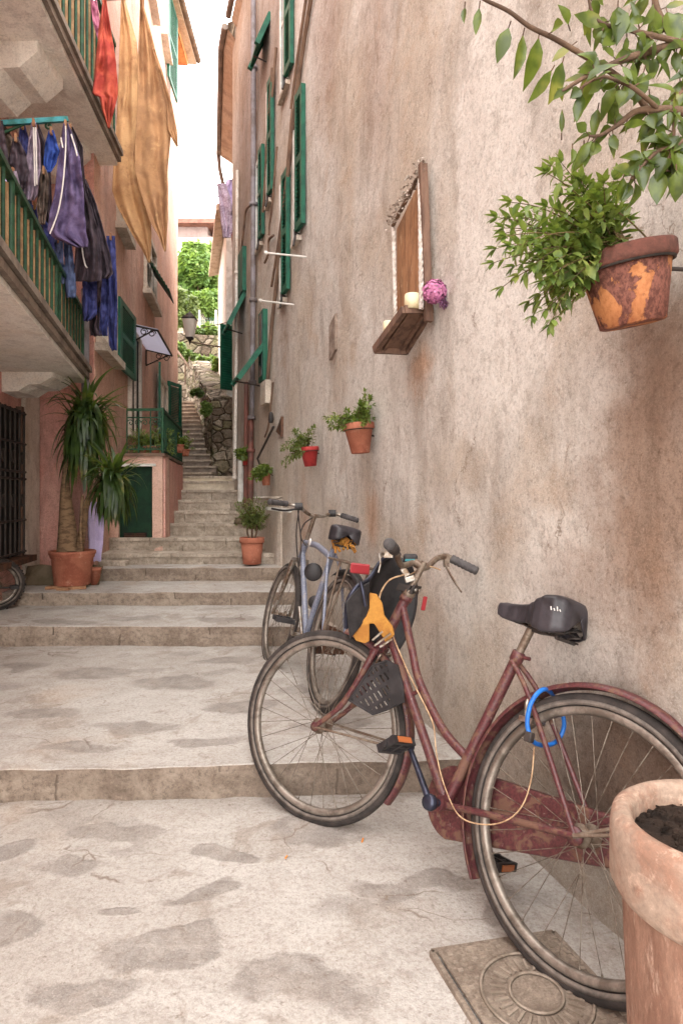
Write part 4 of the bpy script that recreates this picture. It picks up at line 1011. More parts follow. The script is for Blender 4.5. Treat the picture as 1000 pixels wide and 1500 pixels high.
# sign of sweep depends on handedness: n x ref
up_a=(S.cross(F)).dot(U)
gA=guard(ba,A.fh,A.S2,.34,math.radians(96) ,math.radians(210),A.F2,M['maroon'],lift=.012)
b=MB()
for s in (-1,1):
    w_=A.S2.cross(A.F2); aa=math.radians(178); tip=A.fh+(A.F2*math.cos(aa)+w_*math.sin(aa))*.352+A.S2*s*.026
    b=MB(); b.tube([A.fh+A.S2*s*.058,tip],.0045,8); b.build('mudguard_stay',M['rustchrome'],ba)
    w_=S.cross(F); 
    for dg in (150,158):
        aa=math.radians(dg); tip=A.R+(F*math.cos(aa)+w_*math.sin(aa))*.36+S*s*.026
        b=MB(); b.tube([A.R+S*s*.062,tip],.0052,8); b.build('mudguard_stay',M['rustchrome'],ba)
# chain case
b=MB(); n=28; pts=[]
w_=S.cross(F); c1=A.bb+S*.034; c2=A.R+S*.034-F*.02
for i in range(n+1): a=-PI*.47+PI*.94*i/n; pts.append(c1+(F*math.cos(a)+w_*math.sin(a))*.105)
for i in range(n+1): a=PI*.53+PI*.94*i/n; pts.append(c2+(F*math.cos(a)+w_*math.sin(a))*.062)
b.prism(pts,S*.032); cc=b.build('chain_case',M['maroon'],ba,bevel=.007)
b=MB(); b.box(A.on(686,1215,.03)-S*.004,F*.035,U*.022,S*.006); b.box(A.on(697,1232,.03)-S*.004,(F*.3-U).normalized()*.045,(U*.3+F).normalized()*.012,S*.006); b.build('badge',M['whitec'],cc)
# cranks
lp_=A.on(601,1098,-.085); cL=A.bb-S*.075
b=MB(); d=(lp_-cL); d=d.normalized()*.165; b.tube([cL,cL+d],[.0105,.0085],10); b.lathe(cL,[(0,-.012),(.02,-.012),(.024,0),(.02,.014),(0,.014)],ax=S,n=16); b.tube([cL,A.bb],.011,10)
b.tube([cL+d-S*.01,cL+d+S*.01],.012,10); b.build('crank',M['bluesheen'],ba)
pedal(ba,cL+d-S*.06,(F*.6-U*.5).normalized(),(U*.6+F*.5).normalized(),S,M['blackp'])
cR=A.bb+S*.082; b=MB(); b.tube([cR,cR-d],[.0105,.0085],10); b.tube([cR,A.bb],.011,8); b.build('crank',M['bluesheen'],ba)
pedal(ba,cR-d+S*.055,F,U,S,M['blackp'])
# saddle
b=MB(); b.tube([A.stt-A.sd*.02,A.sad+A.sd*.0],.0125,12); b.build('seat_post',M['rustchrome'],ba)
sU=(U*1.0+F*.02).normalized(); sF=(F-U*.02).normalized()
sc=hit(795,905,A.sad,S)
so=saddle(ba,sc-F*.0,sF,sU,S,M['saddle'],nose=.155,rear=.115,wid=.085,thk=.055)
b=MB()
k0=sc-sF*.080-S*.088+sU*.012
for i,(h,w2) in enumerate(((.0,.010),(.008,.006),(.015,.012),(.022,.005))):
    b.bar(k0+sF*(.0-h*1.1)+S*(h*.28)-S*.006,k0+sF*(-h*1.1+.003)+S*(h*.28)-S*.006+sU*w2,.002,.003,up=S)
b.build('badge',M['whitec'],so)
# stem, bars
b=MB(); b.tube([A.ht,A.st+A.ax*.01],.0115,12); b.tube([A.st-A.ax*.01,A.st+A.F2*.035+A.ax*.005],.013,10)
b.lathe(A.ht+A.ax*.02,[(.022,-.012),(.024,-.008),(.024,.01),(.016,.016)],ax=A.ax,n=8); b.build('stem',M['rustchrome'],ba)
cen=A.st+A.F2*.04
def pa(px,py,dep): return P(px,py,dep)
yc=cen.y
barR=[cen,pa(622,832,yc+.04),pa(640,818,yc+.09),pa(655,816,yc+.13),pa(672,823,yc+.12),pa(697,836,yc+.09)]
barL=[cen,pa(588,828,yc-.05),pa(578,812,yc-.13),pa(574,804,yc-.22)]
barL2=[pa(588,828,yc-.05),pa(581,812,yc-.13),pa(578,806,yc-.19),pa(570,797,yc-.30)]
b=MB(); b.tube(smooth_path(barR,6),.011,12); b.tube(smooth_path([cen,barL2[0],barL2[1],barL2[2]],6),.011,12); hb=b.build('handlebar',M['rustchrome'],ba)
def gripf(a,c,par,r=.017):
    b=MB(); N=14; pts=[a.lerp(c,i/N) for i in range(N+1)]; b.tube(pts,[r*(1+.10*math.sin(i*PI*.9)) for i in range(N)]+[r*1.08],12)
    b.lathe(c,[(r*1.08,0),(r*.8,.006),(0,.008)],ax=(c-a),n=12); return b.build('grip',M['grip'],par)
gripf(barR[3].lerp(barR[4],.35),barR[5],hb,.0165); gripf(barL2[2],barL2[3],hb,.0185)
b=MB(); a0=barR[3]; b.box(a0+V((-.004,0,-.012)),(.02,0,0),(0,.03,0),(0,0,.05)); b.tube(smooth_path([a0+V((-.01,-.02,-.03)),pa(660,843,yc+.06),pa(668,856,yc+.03),pa(676,868,yc+.02)],5),[.006]*11+[.0045]*5,8,flat=.6); b.build('brake_lever',M['rustchrome'],hb)
b=MB(); a0=barL2[1]; b.box(a0+V((-.03,0,0)),(.03,0,0),(0,.03,0),(0,0,.02)); b.tube(smooth_path([a0+V((-.035,0,0)),pa(556,812,yc-.17),pa(557,826,yc-.2),pa(554,839,yc-.21)],5),.0055,8,flat=.6); b.build('brake_lever',M['chrome'],hb)
bl=MB(); c=pa(601,818,yc+.02); bl.box(c,(.05,0,0),(0,.04,0),(0,0,.032)); o=bl.build('bell',M['blackp'],hb,bevel=.008)
t_=MB(); t_.box(c+V((-.004,-.0215,-.004)),(.036,0,.0),(0,.003,0),(0,0,.007)); t_.build('stripe',M['teal'],o)
b=MB(); c=A.ht+A.ax*.035-A.F2*.0; b.box(c+A.S2*.0-A.F2*.018,A.S2*.06,A.F2*.012,A.ax*.034); b.box(c+A.F2*.02,A.S2*.045,A.F2*.05,A.ax*.028); br=b.build('clamp_bracket',M['iron'],ba,bevel=.003)
b=MB(); 
for s in (-1,1): b.lathe(c-A.F2*.026+A.S2*s*.016,[(0,-.004),(.007,-.004),(.007,.004),(0,.004)],ax=A.F2,n=6)
b.build('bolt',M['chrome'],br)
b=MB(); c=P(621,884,yc+.02); b.box(c,(.016,.01,-.004),(0,.012,0),(.010,0,.05)); b.build('rear_reflector',M['reflr'],ba,bevel=.003)
b=MB(); c=P(593,838,yc-.02); b.box(c,(.02,0,.012),(0,.02,0),(-.018,0,.03)); b.box(P(600,848,yc-.02),(.035,0,.01),(0,.02,0),(-.006,0,.02)); b.build('shifter',M['chrome'],hb,bevel=.003)
# cables
cab=MB()
cab.tube(smooth_path([P(592,842,yc-.04),P(570,850,yc-.06),P(557,870,yc-.05),P(556,890,yc-.05),P(563,910,yc-.05),P(575,930,yc-.04)],6),.0032,6)
cab.tube(smooth_path([P(645,835,yc+.06),P(625,830,yc+.04),P(600,842,yc+.0)],6),.0028,6)
cab.tube(smooth_path([A.on(636,1070,-.02),A.on(640,1110,-.03),A.on(652,1155,-.05),A.on(672,1195,-.08),A.on(705,1208,-.09),A.on(740,1203,-.09),A.on(765,1180,-.08),A.on(778,1140,-.07),A.on(782,1095,-.05)],6),.0020,6)
cab.tube(smooth_path([A.on(575,932,-.02),A.on(600,990,-.03),A.on(630,1050,-.02),A.on(636,1070,-.02)],6),.0025,6)
cab.build('brake_cable',M['creamcable'],ba)
# brake calipers
b=MB(); b2_=MB()
for s in (-1,1):
    b.tube(smooth_path([A.hb-A.ax*.04-A.F2*.02+A.S2*s*.008,A.hb-A.ax*.03-A.F2*.03+A.S2*s*.04,A.hb-A.ax*.075-A.F2*.025+A.S2*s*.032],5),.005,6)
    p=A.on(782,1040,0); b2_.tube(smooth_path([p-S*s*.002+U*.03,p+S*s*.04+U*.02,p+S*s*.034-U*.02],5),.0055,6); b2_.box(p+S*s*.03-U*.03,F*.04,S*.012,U*.014)
b.build('brake_caliper',M['chrome'],ba); b2_.build('brake_caliper',M['chrome'],ba)
# clamp with amber reflector low on the front mudguard
w_=A.S2.cross(A.F2); aa=math.radians(172); c=A.fh+(A.F2*math.cos(aa)+w_*math.sin(aa))*.35-A.S2*.028
# child seat on the front
def qa(px,py,w): return hit(px,py,A.ht+A.F2*w,A.F2)
bs=MB(); cs_=P(566,880,2.36)
sx_=(A.S*.93+A.U*.0).normalized(); fz=A.F; uz=(A.U*.98-A.F*.1).normalized()
def shell(u,v):
    # u across (-1..1), v bottom(0)..top(1)
    a=(u*2-1); z=-.165+.34*v
    hw=.118*(.62+.55*math.sin(PI*min(1,v*1.0+.05))**.8)
    if v>.8: hw*=1-.25*(v-.8)/.2
    d=-.10*abs(a)**2.2*(1.0-.45*v)
    return cs_+sx_*(a*hw)+uz*z+fz*(.05+d+.05*v*0)
bs.grid(shell,26,20); cseat=bs.build('child_seat',M['blackp'],ba,solid=.008)
b=MB()
path=[P(507,920,2.22),P(508,885,2.2),P(520,862,2.2),P(540,848,2.24),P(560,820,2.3),P(585,812,2.38)]
b.tube(smooth_path(path,6),.008,8); b.tube(smooth_path([P(528,852,2.19),P(532,870,2.18),P(535,888,2.18)],5),.006,8); b.build('seat_rim',M['bluesheen'],cseat)
b=MB(); b.raw=0
wing=[P(506,882,2.17),P(524,862,2.19),P(542,852,2.22),P(541,900,2.22),P(528,918,2.20),P(512,938,2.18)]
b.prism(wing,V((.0,.014,0))); b.build('seat_wing',M['blackp'],cseat,bevel=.004)
b=MB(); pp=[(545,872),(556,870),(564,882),(570,900),(580,915),(590,935),(580,947),(568,948),(559,925),(545,915),(540,940),(530,942),(518,936),(516,925),(526,912),(538,904)]
pp=[(541,869),(552,871),(560,884),(563,902),(575,918),(578,930),(566,944),(558,930),(548,914),(541,914),(541,940),(534,943),(521,939),(516,930),(524,915),(536,904),(541,892)]
b.prism([P(x,y,2.205) for x,y in pp],V((0,.018,0))); b.build('seat_pad',M['orangepad'],cseat,bevel=.004)
b=MB()
for (a,c) in (((545,938),(560,925)),((548,946),(572,928)),((556,948),(574,936))): b.bar(P(a[0],a[1],2.19),P(c[0],c[1],2.19),.006,.006)
b.build('buckle',M['chrome'],cseat)
# slotted foot guard beside the wheel
pl=A.fh-A.S2*.075
def gp(px,py,w=0): return hit(px,py,pl-A.S2*w,A.S2)
out=[(566,968),(582,975),(590,1005),(592,1028),(566,1040),(546,1047),(528,1036),(510,1026),(528,1000),(545,975)]
b=MB()
def pin(x,y,poly):
    c=False;n=len(poly)
    for i in range(n):
        x1,y1=poly[i];x2,y2=poly[(i+1)%n]
        if (y1>y)!=(y2>y) and x<(x2-x1)*(y-y1)/(y2-y1)+x1: c=not c
    return c
rows=[]
# slots follow a slanted lattice: build the plate as small cells and skip the slot cells
sd_=V((.42,1.0)); 
sdir=(0.52,0.854); tdir=(0.854,-0.52)
cell=1.5
for i in range(-60,60):
    for j in range(-60,60):
        cx=550+sdir[0]*i*cell+tdir[0]*j*cell; cy=1008+sdir[1]*i*cell+tdir[1]*j*cell
        if not pin(cx,cy,out): continue
        slot=(pin(cx-5,cy,out) and pin(cx+5,cy+3,out) and pin(cx,cy+6,out) and pin(cx+2,cy-5,out) and cx<571 and (j%5 in (0,1)) and (i%12) not in (0,1,2,3))
        if slot: continue
        h_=.5*cell*1.02
        cs=[(cx+sdir[0]*a*h_+tdir[0]*c_*h_,cy+sdir[1]*a*h_+tdir[1]*c_*h_) for a,c_ in ((-1,-1),(1,-1),(1,1),(-1,1))]
        b.add([gp(*c_) for c_ in cs],[(0,1,2,3)])
fg=b.build('foot_guard',M['blackp'],cseat,solid=.006)
b=MB(); b.tube([gp(x,y,.004) for x,y in out+[out[0]]],.0035,6); b.build('rim_bead',M['blackp'],fg)
b=MB(); b.prism([gp(566,968,.01),gp(582,974,.01),gp(591,1008,.01),gp(592,1029,.01),gp(574,1034,.01),gp(572,1000,.01)],-A.S2*.0-A.S2*-.006); b.build('guard_panel',M['blackp'],fg)
# blue cable lock
lk=MB(); pts=[A.on(777,1083,-.075),A.on(772,1060,-.085),A.on(776,1035,-.085),A.on(786,1017,-.07),A.on(799,1010,-.03),A.on(812,1022,.05),A.on(824,1048,.075),A.on(825,1068,.075),A.on(815,1086,.06),A.on(800,1092,.02),A.on(786,1090,-.04),A.on(777,1083,-.075)]
lk.tube(smooth_path(pts,6),.0062,10); lko=thing('cable_lock','bright blue cable lock looped round the seat stays of the maroon bicycle','bicycle lock',pts[0]); lk.build('cable',M['bluelock'],lko)
b=MB(); b.box(A.on(775,1080,-.08),F*.022,S*.02,U*.026); b.build('lock_body',M['iron'],lko,bevel=.004)
# ---------------------------------------------------------------- blue bicycle
PB=dict(x=-.1061,y=3.022,g=.143,psi=.3503,rho=.2353,r=.3262,bbu=.4219,bbv=-.0576,stu=.2934,stv=.4344,htu=.7928,htv=.4455,ha=1.291,hl=.1152,fl=.3901,rk=.0369,sg=.0168,sp=.1047,sh=.1574,sw=.03)
B=Bike(PB); F,U,S=B.F,B.U,B.S
bb_=thing('bicycle','silver and blue bicycle with rear rack leaning on the wall behind the maroon one','bicycle',B.g)
wheel(bb_,B.R,S,.326,th=.020); wheel(bb_,B.fh,B.S2,.326,th=.020)
b=MB(); b.tube([B.ht,B.hb],.019,14)
b.tube([B.ht.lerp(B.hb,.7),B.bb],.017,14); b.tube(smooth_path([B.ht.lerp(B.hb,.15),B.ht.lerp(B.stt,.45)-U*.012,B.bb.lerp(B.stt,.90)],6),.018,14)
b.tube([B.bb,B.stt],.0165,12); b.tube([B.bb-S*.035,B.bb+S*.035],.021,14)
for s in (-1,1):
    b.tube(smooth_path([B.bb+S*s*.02,B.bb.lerp(B.R,.4)+S*s*.04,B.R+S*s*.06],4),.0095,8)
    b.tube(smooth_path([B.stt-B.sd*.03+S*s*.018,B.stt.lerp(B.R,.3)+S*s*.04,B.R+S*s*.06],4),.0085,8)
fr=b.build('frame',M['bluebike'],bb_)
# lettering ghost and oval badge on the tubes
b=MB(); d=(B.bb-B.hb).normalized()
for k in range(9):
    c=B.hb.lerp(B.bb,.28)+d*k*.016-S*.018; b.bar(c-F*.006,c+F*(.006-.003*(k%2))+U*.002*(k%3),.0035,.0045,up=S)
b.build('lettering',M['blackp'],fr)
b=MB(); c=B.ht.lerp(B.stt,.24)-U*.004-S*.018; b.lathe(c,[(.0,-.001),(.024,-.001),(.024,.002),(0,.002)],ax=S,n=20); b.build('badge',M['whitec'],fr)
b=MB(); b.box(B.hb-B.ax*.02,B.S2*.10,B.F2*.03,B.ax*.03)
for s in (-1,1): b.tube(smooth_path([B.hb-B.ax*.02+B.S2*s*.042,B.hb-B.ax*.2+B.S2*s*.05,B.fh+B.S2*s*.055],5),[.015]*6+[.011]*5,10)
b.build('fork',M['chrome'],bb_)
guard(bb_,B.R,S,.326,math.radians(60),math.radians(150),F,M['blackp'],lift=.02)
b=MB(); b.tube([B.ht,B.st],.013,12); b.tube([B.st-B.ax*.012,B.st+B.F2*.05+B.ax*.004],.014,10); b.build('stem',M['rustchrome'],bb_)
c=B.st+B.F2*.05; yc2=c.y
bR=[c,P(474,756,yc2+.04),P(486,752,yc2+.08),P(500,755,yc2+.09),P(523,762,yc2+.03)]; bL=[c,P(450,752,yc2-.05),P(437,742,yc2-.10),P(420,738,yc2-.12),P(395,735,yc2-.22)]
b=MB(); b.tube(smooth_path(bR,5),.011,10); b.tube(smooth_path(bL,5),.011,10); hb2=b.build('handlebar',M['chrome'],bb_)
gripf(bR[3],bR[4],hb2,.016); gripf(bL[3],bL[4],hb2,.017)
b=MB()
for p in (bL[2],bR[2]): b.tube([p-V((.02,0,.0)),p+V((.025,0,0))],.022,10)
b.tube(smooth_path([bL[2]+V((0,-.02,-.01)),P(418,748,yc2-.2),P(398,745,yc2-.28)],5),.006,8); b.build('brake_lever',M['blackp'],hb2)
b=MB()
for pts in ([(436,745),(438,765),(441,800),(436,840)],[(438,745),(434,780),(436,820),(440,850)],[(458,758),(445,768),(440,785),(448,800)]):
    b.tube(smooth_path([P(x,y,yc2-.1) for x,y in pts],6),.004,6)
b.build('brake_cable',M['iron'],bb_)
b=MB(); b.tube([B.stt,B.sad],.013,12); b.build('seat_post',M['rustchrome'],bb_)
sB=hit(499,784,B.sad,S); saddle(bb_,sB,F,U,S,M['saddle'],nose=.13,rear=.11,wid=.080,thk=.042)
b=MB()
for k in range(26):
    a=R_.random()*2*PI; p=sB-F*.05-U*.02+V((R_.uniform(-.06,.05),R_.uniform(-.03,.03),R_.uniform(-.035,.01)))
    b.tube([p,p+V((R_.uniform(-.03,.03),R_.uniform(-.01,.01),R_.uniform(-.05,-.01)))],R_.uniform(.004,.010),6)
o=b.build('foam_stuffing',M['orangepad'],bb_)
# rack
b=MB(); z=B.q(.10,.40)
for s in (-1,0,1): b.tube([B.q(.20,.385,s*.05),B.q(-.22,.385,s*.05)],.006,6)
for u in (.19,.05,-.1,-.22): b.tube([B.q(u,.385,-.05),B.q(u,.385,.05)],.006,6)
for s in (-1,1): b.tube([B.R+S*s*.07,B.q(-.10,.385,s*.052)],.006,6); b.tube([B.R+S*s*.07,B.q(.02,.385,s*.052)],.006,6)
rk=b.build('rear_rack',M['rustchrome'],bb_)
b=MB(); p=P(527,833,2.80); b.box(p,(.085,.01,-.01),(0,.02,0),(0.004,0,.045)); b.build('rear_reflector',M['reflr'],rk,bevel=.006)
# headlamp / dynamo discs, pedals, kickstand
for (px,py,rr) in ((459,838,.052),(461,882,.036)):
    b=MB(); c=P(px,py,3.62 if py<850 else 3.5); b.lathe(c,[(0,-.02),(rr*.7,-.02),(rr,0),(rr,.012),(rr*.9,.018),(0,.014)],ax=(-.1,-1,.1),n=20); b.build('lamp',M['blackp'],bb_)
cL=B.bb-S*.08; tl=P(431,906,3.25); dl_=(tl-cL).normalized()*.165
b=MB(); b.tube([cL,cL+dl_],.010,8); b.tube([B.bb+S*.08,B.bb+S*.08-dl_],.010,8); b.ring(B.bb+S*.045,S,.085,[(-.006,-.002),(.006,-.002),(.006,.002),(-.006,.002)],N=40); b.tube([B.bb-S*.08,B.bb+S*.08],.012,8); b.build('crank',M['chrome'],bb_)
pedal(bb_,cL+dl_-S*.055,F,U,S,M['blackp'],False,.10,.085); pedal(bb_,B.bb+S*.135-dl_,F,U,S,M['blackp'],True,.10,.08)
b=MB(); b.prism([B.q(.42,-.055+.09,.05),B.q(.42,-.055-.09,.05),B.q(.0,-.05,.05),B.q(.0,.05,.05)],S*.012); b.build('chain_guard',M['rustiron'],bb_)
b=MB(); w_=S.cross(F)
for a,r in ((0,.045),(1,.035)): b.ring(B.R+S*(.035+a*.008),S,r,[(-.005,-.002),(.005,-.002),(.005,.002),(-.005,.002)],N=24)
b.build('sprocket',M['rustiron'],bb_)
b=MB(); b.tube([B.q(.30,-.08,-.05),B.q(.34,.10,-.10)],.008,8); b.tube([B.bb-S*.03,B.q(.16,-.02,-.09)],.008,8); b.build('kickstand',M['chrome'],bb_)
b=MB()
for s in (-1,1): b.tube(smooth_path([B.hb-B.ax*.05+B.F2*.03+B.S2*s*.01,B.hb-B.ax*.045+B.F2*.035+B.S2*s*.045,B.hb-B.ax*.10+B.F2*.03+B.S2*s*.03],5),.007,6)
b.build('brake_caliper',M['chrome'],bb_)
# ---------------------------------------------------------------- small mountain bike parked at the left edge
PC=dict(x=-2.66,y=4.93,g=.274,psi=-.9,rho=.08,r=.20,bbu=.30,bbv=-.02,stu=.22,stv=.22,htu=.55,htv=.28,ha=1.22,hl=.08,fl=.22,rk=.03,sg=.1,sp=.08,sh=.08,sw=.03)
Cb=Bike(PC); F,U,S=Cb.F,Cb.U,Cb.S
# reverse the build so that its front wheel pokes into view
off=Cb.fh-P(-4,868,4.9); off.z=0
PC['x']-=off.x; PC['y']-=off.y; Cb=Bike(PC); F,U,S=Cb.F,Cb.U,Cb.S
cb=thing('childs_bicycle',"child's bicycle with knobbly tyre, only its wheel and pedal showing at the left edge",'bicycle',Cb.g)
for c_,n_ in ((Cb.R,S),(Cb.fh,Cb.S2)):
    w=wheel(cb,c_,n_,.20,th=.026,nsp=20); b=MB(); u=n_.orthogonal().normalized(); v=n_.cross(u)
    for k in range(44):
        a=2*PI*k/44; d=u*math.cos(a)+v*math.sin(a); b.box(c_+d*.199+n_*(.008 if k%2 else -.008),d*.012,d.cross(n_)*.014,n_*.018)
    b.build('tread_knob',M['tyre'],w)
b=MB(); b.tube([Cb.ht,Cb.hb],.017,10); b.tube([Cb.hb,Cb.bb],.015,10); b.tube([Cb.ht,Cb.stt],.014,10); b.tube([Cb.bb,Cb.stt],.013,10)
for s in (-1,1): b.tube([Cb.bb,Cb.R+S*s*.05],.008,8); b.tube([Cb.stt,Cb.R+S*s*.05],.007,8); b.tube([Cb.hb+S*s*.03,Cb.fh+Cb.S2*s*.05],.011,8)
b.build('frame',M['iron'],cb)
saddle(cb,Cb.sad,F,U,S,M['saddle'],.11,.09,.06,.04)
b=MB(); b.tube([Cb.ht,Cb.st],.011,8); b.tube([Cb.st-Cb.S2*.22,Cb.st+Cb.S2*.22],.010,8); b.build('handlebar',M['iron'],cb)
pedal(cb,P(21,860,4.78),F,U,S,M['blackp'],False,.07,.05)
b=MB(); b.tube([Cb.bb,P(21,860,4.78)],.008,8); b.build('crank',M['iron'],cb)
# ================================================================ WALL POTS
def tpot(mb,base,top,rb_,rt,lip,mi=0):
    ax=(top-base); h=ax.length
    mb.lathe(base,[(0,0),(rb_,0),(rb_+(rt-rb_)*.02,h*.01),(rb_+(rt-rb_)*.74,h*.74),(rt*.955,h*.745),(rt*1.06,h*.76),(rt*1.08,h*.80),(rt*1.10,h*.97),(rt*1.07,h),(rt*.96,h),(rt*.9,h*.93),(rt*.86,h*.84)],ax=ax,n=40,mi=mi)
def potted(name,label,cat,base,top,rbm,rtm,mpot,mrim,group,leaf_fn,bracket=None,mleaf=None):
    root=thing(name,label,cat,base,group); b=MB(); ax=(top-base); h=ax.length
    b.lathe(base,[(0,0),(rbm*.92,0),(rbm,h*.015),(rbm+(rtm-rbm)*.8,h*.80),(rtm*.93,h*.80)],ax=ax,n=40,wob=.02)
    b.build('pot',mpot,root)
    b=MB(); b.lathe(base,[(rtm*.92,h*.785),(rtm*1.02,h*.79),(rtm*1.06,h*.82),(rtm*1.07,h*.97),(rtm*1.04,h),(rtm*.95,h),(rtm*.9,h*.92),(rtm*.84,h*.86)],ax=ax,n=40,wob=.02); b.build('rim',mrim,root)
    b=MB(); b.lathe(base,[(rtm*.88,h*.86),(rtm*.5,h*.89),(0,h*.90)],ax=ax,n=20,wob=.1); b.build('soil',M['soil'],root)
    if bracket is not None:
        b=MB(); axn=ax.normalized(); b.ring(base+axn*h*.80,axn,rbm+(rtm-rbm)*.8+.004,[(-.003,-.006),(.003,-.006),(.003,.006),(-.003,.006)],N=32)
        b.tube([base+axn*h*.80,bracket],.005,6); b.build('bracket',M['iron'],root)
    lm,sm=MB(),MB(); leaf_fn(lm,sm)
    if sm.v: sm.build('stem',M['stem'],root)
    lm.raw=1; lm.build('foliage',mleaf or M['leaf'],root)
    return root
def sprigs(origin_fn,targets,L,W,n_along,rad=.003,curl=.25,pair=True,droop=.3,top=True):
    def fn(lm,sm):
        for tgt in targets:
            o=origin_fn(); mid=(o+tgt)/2+V((R_.uniform(-.2,.2),R_.uniform(-.2,.2),.35))*(tgt-o).length*.45
            path=[]; N=10
            for i in range(N+1):
                t=i/N; path.append(o*(1-t)**2+mid*2*t*(1-t)+tgt*t*t)
            sm.tube(path,[rad*(1-.65*i/N) for i in range(N+1)],5,caps=False)
            na=n_along
            for k in range(na):
                t=.22+.78*k/(na-1); i=min(int(t*N),N-1); p=path[i].lerp(path[i+1],t*N-i); d=(path[min(i+1,N)]-path[i]).normalized()
                a=k*2.4+R_.random(); s=d.orthogonal().normalized(); s2=d.cross(s)
                sz=(1-.45*max(0,(t-.6)/.4))*R_.uniform(.7,1.25)
                for e in ((0,PI) if pair else (0,)):
                    o2=(s*math.cos(a+e)+s2*math.sin(a+e)); dd=(o2*.9+d*.55+V((0,0,-droop*R_.random()))).normalized()
                    lm.leaf(p,dd,V((R_.uniform(-.5,.5),R_.uniform(-.5,.5),1)),L*sz*R_.uniform(.7,1.15),W*sz*R_.uniform(.7,1.1),curl*R_.uniform(.2,1.6),fold=R_.uniform(.1,.5))
            if top:
                d=(path[-1]-path[-2]).normalized()
                for k in range(4):
                    a=k*1.57; s=d.orthogonal().normalized(); s2=d.cross(s)
                    lm.leaf(path[-1],(d+(s*math.cos(a)+s2*math.sin(a))*.6).normalized(),V((0,0,1)),L*.7,W*.7,.1)
    return fn
# pot 1 (near, peeling orange)
base=P(927,476,1.39); topc=P(913,368,1.375)
tg=[]
poly1=[(775,235),(840,240),(905,250),(895,320),(880,360),(870,400),(850,430),(815,470),(785,478),(745,430),(725,395),(722,360),(745,320),(735,285),(790,300)]
while len(tg)<68:
    x,y=R_.uniform(715,905),R_.uniform(235,480)
    if pin(x,y,poly1): tg.append(P(x,y,R_.uniform(1.22,1.48)))
tg+= [P(822,238,1.36),P(905,258,1.40),P(850,262,1.33),P(748,296,1.3),P(728,318,1.32),P(722,385,1.3),P(736,420,1.3),P(806,476,1.34),P(780,462,1.32),P(726,364,1.33),P(912,290,1.4)]
def of(): return topc+V((R_.uniform(-.08,.03),R_.uniform(-.06,.05),R_.uniform(-.03,.01)))
potted('wall_pot','large terracotta wall pot with peeling orange paint and bushy green mint','wall pot',base,topc,.068,.098,M['peel'],M['potrim'],'pots hung in a row on the beige wall',
    sprigs(of,tg,.042,.017,9,.0022),bracket=V((wX(1.42),1.42,base.z+.13)))
def smallpot(px,y,by,ty,wpx,mp,mr,label,tpoly,n,L,W,tilt=.12,ml=None,na=7):
    yy=y-.05; s=yy/FL
    r=wpx*s/2/1.05; base=P(px+wpx*.02,by,yy); top=P(px-tilt*(by-ty)*.5,ty,yy)
    tg=[]; xs=[p[0] for p in tpoly]; ys=[p[1] for p in tpoly]
    while len(tg)<n:
        x,y_=R_.uniform(min(xs),max(xs)),R_.uniform(min(ys),max(ys))
        if pin(x,y_,tpoly): tg.append(P(x,y_,yy+R_.uniform(-.13,.10)))
    of=lambda: top+V((R_.uniform(-.6,.6)*r,R_.uniform(-.6,.6)*r,-.01))
    ywall=y+.02
    return potted('wall_pot',label,'wall pot',base,top,r*.62,r,mp,mr,'pots hung in a row on the beige wall',sprigs(of,tg,L,W,na,.002,pair=True),bracket=V((wX(ywall),ywall,base.z+.1)),mleaf=ml)
smallpot(527,yr(550),664,620,46,M['terra'],M['terra'],'plain terracotta wall pot with small leaved green plant under the wooden shelf',[(474,612),(500,600),(520,600),(534,570),(546,570),(550,615),(540,625),(500,630),(478,632)],48,.040,.020,ml=M['leaf'])
smallpot(454,yr(468),683,655,29,M['redpot'],M['redpot'],'bright red wall pot with loose trailing plant, between the terracotta pots',[(412,650),(420,640),(440,622),(462,622),(466,655),(440,662),(430,685),(412,680)],40,.040,.018,ml=M['leafdry'])
smallpot(389.5,yr(400),711,686,18,M['terra'],M['terra'],'small orange terracotta wall pot whose leaves spread left, beside the red drainpipe',[(364,694),(372,686),(388,680),(398,682),(397,690),(378,702),(366,701)],34,.06,.035)
smallpot(360,yr(367),681,667,13,M['redpot'],M['redpot'],'smallest red wall pot, farthest along the beige wall',[(345,658),(352,660),(366,656),(367,668),(352,670),(346,666)],26,.07,.04)
# ---------------- shelf with ropes
shf=thing('rope_shelf','wooden wall shelf with plywood back, twisted white ropes and a dried garland','wall shelf',onR(620,480,.02))
b=MB(); yN=yr(634); T=P(626,238,yN-.05); Bm=P(635,470,yN-.05)
nN=rn(yN); tN=V((-nN.y,nN.x,0)); tN=tN if tN.y>0 else -tN
b.prism([T+nN*.0,T+nN*.034,Bm+nN*.034,Bm],tN*.03); b.build('upright',M['wood'],shf,bevel=.002)
yF=3.14
b=MB(); a=P(618,258,2.86); c=P(618,455,2.86); d=P(581,492,3.18); e=P(581,335,3.16); b.prism([a,c,d,e],nN*-.012); b.build('back_panel',M['woodpanel'],shf)
b=MB(); fn_,nn_,wn_,wf_=P(549,511,3.06),P(592,452,2.80),P(633,452,2.84),P(596,513,3.12)
dn=V((0,0,-.016)); b.prism([fn_,nn_,wn_,wf_],V((0,0,.014)))
for p,q in ((fn_,nn_),(nn_,wn_),(wn_,wf_),(wf_,fn_)): b.bar(p-V((0,0,.004)),q-V((0,0,.004)),.024,.034)
b.bar(fn_.lerp(wf_,.25)-V((0,0,.008)),nn_.lerp(wn_,.25)-V((0,0,.008)),.016,.012); b.bar(fn_.lerp(wf_,.8)-V((0,0,.008)),nn_.lerp(wn_,.8)-V((0,0,.008)),.016,.012)
tray=b.build('tray',M['wood'],shf)
